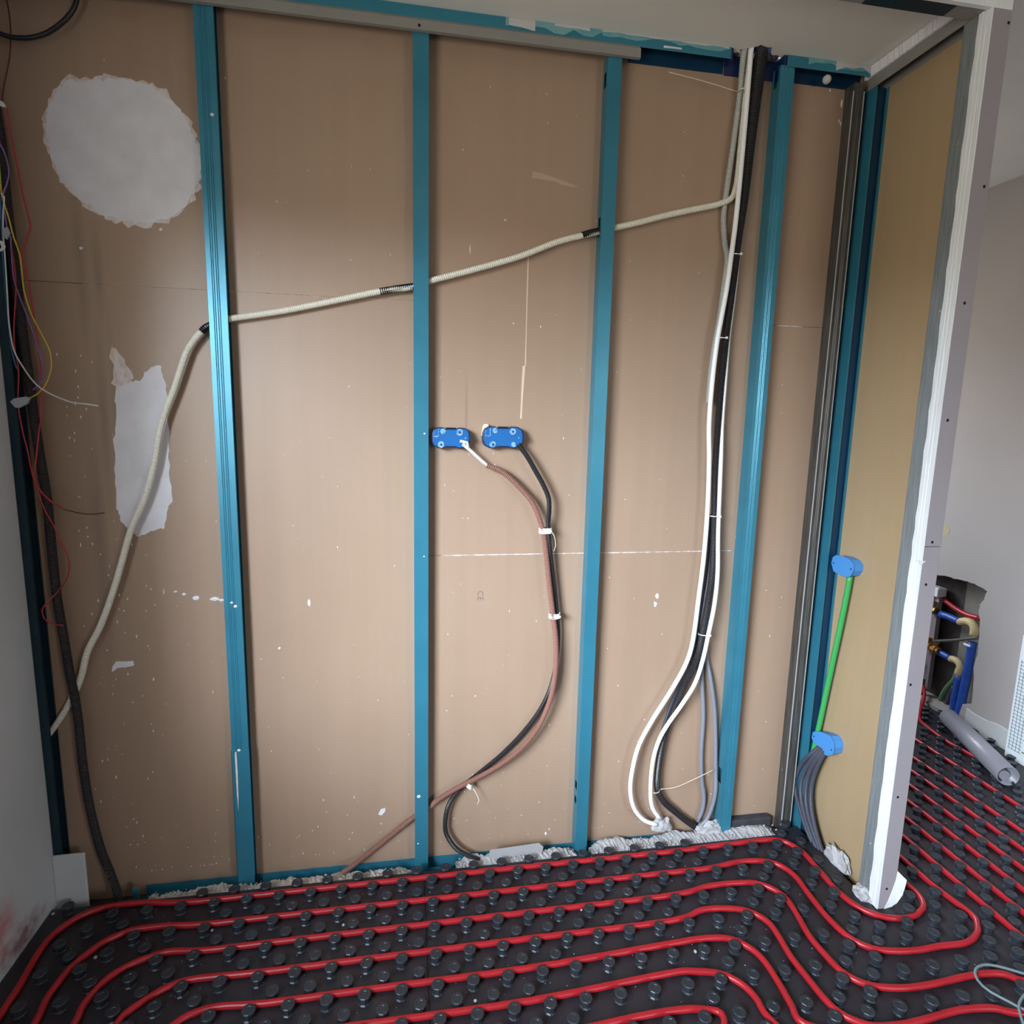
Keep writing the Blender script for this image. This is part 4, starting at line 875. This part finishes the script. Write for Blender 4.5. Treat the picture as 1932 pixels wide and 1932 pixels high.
mtube('heating_pipe', 'pipe', [(1782, 1132), (1792, 1140), (1806, 1150), (1825, 1160), (1850, 1167)], .0135, 'red pipe crossing the top of the manifold recess', x=3.03)
mtube('support_rod', 'greyrod', [(1763, 1210), (1800, 1208), (1846, 1203)], .009, 'olive rod crossing the middle of the recess', 'rod', x=2.99)
mtube('corrugated_tube', 'dullgreen', [(1806, 1262), (1800, 1282), (1786, 1298), (1776, 1315), (1771, 1335), (1769, 1356)], .013, 'dull green tube curving down behind the blue water pipes', 'tube', x=3.045)
_, t3 = mtube('corrugated_tube', 'cslate', [(1800, 1295), (1792, 1312), (1785, 1330), (1782, 1356)], .012, 'slate tube curving down beside the dull green one', 'tube', x=3.045)
mtube('heating_pipe', 'pipe', [(1731, 1240), (1734, 1275), (1737, 1300), (1736, 1330), (1733, 1352)], .012, 'red pipe hanging straight below the manifold bracket', x=3.0)
for k_, (c_, lab) in enumerate((((1777, 1333), 'upper pale zip tie round the green tube'), ((1774, 1349), 'lower pale zip tie round the green tube'))):
    c = PX(*c_, 3.035); bm = bmesh.new(); n = 16; rr = []
    for k in range(n):
        a = 2 * pi * k / n; rr.append([bm.verts.new((c.x + .028 * cos(a) * s_, c.y + .04 * sin(a) * s_, c.z + q + .12 * .04 * sin(a))) for s_, q in ((1, -.003), (1, .003), (.92, .003), (.92, -.003))])
    for k in range(n):
        for q in range(4): bm.faces.new((rr[k][q], rr[(k + 1) % n][q], rr[(k + 1) % n][(q + 1) % 4], rr[k][(q + 1) % 4]))
    tag(build('cable_tie', bm, 'tie'), lab, 'cable tie', 'ties in the recess')

# grey tube lying along the far wall
a = Vector((2.862, 2.64, .052)); b = Vector((2.650, 2.115, .052)); r_ = .045
t = thing('film_tube', 'long grey plastic tube lying on the mat by the far wall', 'tube', (2.75, 2.4, 0))
bm = bmesh.new(); d = (b - a).normalized(); u = d.cross(Vector((0, 0, 1))).normalized(); v_ = u.cross(d); n = 28
def ring(c, rr_, sq=1.): return [bm.verts.new(c + (u * cos(2 * pi * k / n) + v_ * sin(2 * pi * k / n) * sq) * rr_) for k in range(n)]
R_ = [ring(a, r_ * .97), ring(a.lerp(b, .35), r_), ring(a.lerp(b, .36), r_ * 1.02), ring(b, r_), ring(b + d * .001, r_ * .93), ring(a, r_ * .92)]
for p_, q_ in zip(R_, R_[1:]):
    for k in range(n): bm.faces.new((p_[k], p_[(k + 1) % n], q_[(k + 1) % n], q_[k]))
for k in range(n): bm.faces.new((R_[-1][k], R_[-1][(k + 1) % n], R_[0][(k + 1) % n], R_[0][k]))
build('wall', bm, 'tubegrey', t, smooth=True)
bm = bmesh.new(); bmesh.ops.create_cone(bm, cap_ends=True, segments=24, radius1=r_ * .5, radius2=r_ * .5, depth=.4, matrix=Matrix.Translation(a.lerp(b, .6) - Vector((0, 0, .012))) @ d.to_track_quat('Z', 'Y').to_matrix().to_4x4())
build('core', bm, 'tubegrey', t, smooth=False)

# printed white card by the right edge
t = thing('printed_card', 'tall white card with a printed grid, standing against the far wall at the right edge', 'card', (2.9, 2.0, 0))
yc = 2.345; xq = 2.893
build('card', boxes((xq, xq + .04, 1.72, yc, .0, .62)), 'cardw', t, bevel=.003)
m = bpy.data.materials.new('printed_grid'); m.use_nodes = True
nn = m.node_tree.nodes; ll = m.node_tree.links; bs = nn['Principled BSDF']; bs.inputs['Roughness'].default_value = .5
tc = nn.new('ShaderNodeTexCoord'); sp_ = nn.new('ShaderNodeSeparateXYZ'); ll.new(tc.outputs['Object'], sp_.inputs[0])
def lines(sock, per, wd, ph=0):
    ad = nn.new('ShaderNodeMath'); ad.operation = 'ADD'; ad.inputs[1].default_value = ph; ll.new(sock, ad.inputs[0])
    mo = nn.new('ShaderNodeMath'); mo.operation = 'PINGPONG'; mo.inputs[1].default_value = per / 2; ll.new(ad.outputs[0], mo.inputs[0])
    lt = nn.new('ShaderNodeMath'); lt.operation = 'LESS_THAN'; lt.inputs[1].default_value = wd; ll.new(mo.outputs[0], lt.inputs[0]); return lt.outputs[0]
mxn = nn.new('ShaderNodeMath'); mxn.operation = 'MAXIMUM'; ll.new(lines(sp_.outputs['Y'], .017, .0012), mxn.inputs[0]); ll.new(lines(sp_.outputs['Z'], .0175, .0012), mxn.inputs[1])
mx = nn.new('ShaderNodeMix'); mx.data_type = 'RGBA'; mx.inputs[6].default_value = lin((228, 236, 240)); mx.inputs[7].default_value = lin((84, 96, 104))
ll.new(mxn.outputs[0], mx.inputs[0]); ll.new(mx.outputs[2], bs.inputs['Base Color'])
build('grid_print', boxes((xq - .0012, xq - .0002, yc - .075, yc - .01, .05, .50)), m, t)
for z in (.46, .35, .32, .28, .12, .06): build('printed_bar', boxes((xq - .0012, xq - .0002, 1.9, yc - .08, z, z + .006)), 'ink', t)

# loose grey cable, bottom right
t = thing('loose_cable', 'thin grey cable loop lying over the red pipe at the bottom right', 'cable', (1.8, 1.2, 0))
cz_ = lambda L, z: [PZ(a, b, z) for a, b in L]
tube('loop', cz_([(2010, 1862), (1960, 1845), (1932, 1837), (1891, 1825), (1862, 1820), (1845, 1824), (1839, 1835), (1847, 1853), (1868, 1871), (1900, 1888), (1918, 1898), (1940, 1908), (1990, 1925)], .030), .0036, 'cablegrey', t)
tube('loose_end', cz_([(1945, 1866), (1932, 1878), (1924, 1890), (1922, 1902), (1926, 1918), (1934, 1940)], .036), .0034, 'cablegrey', t)
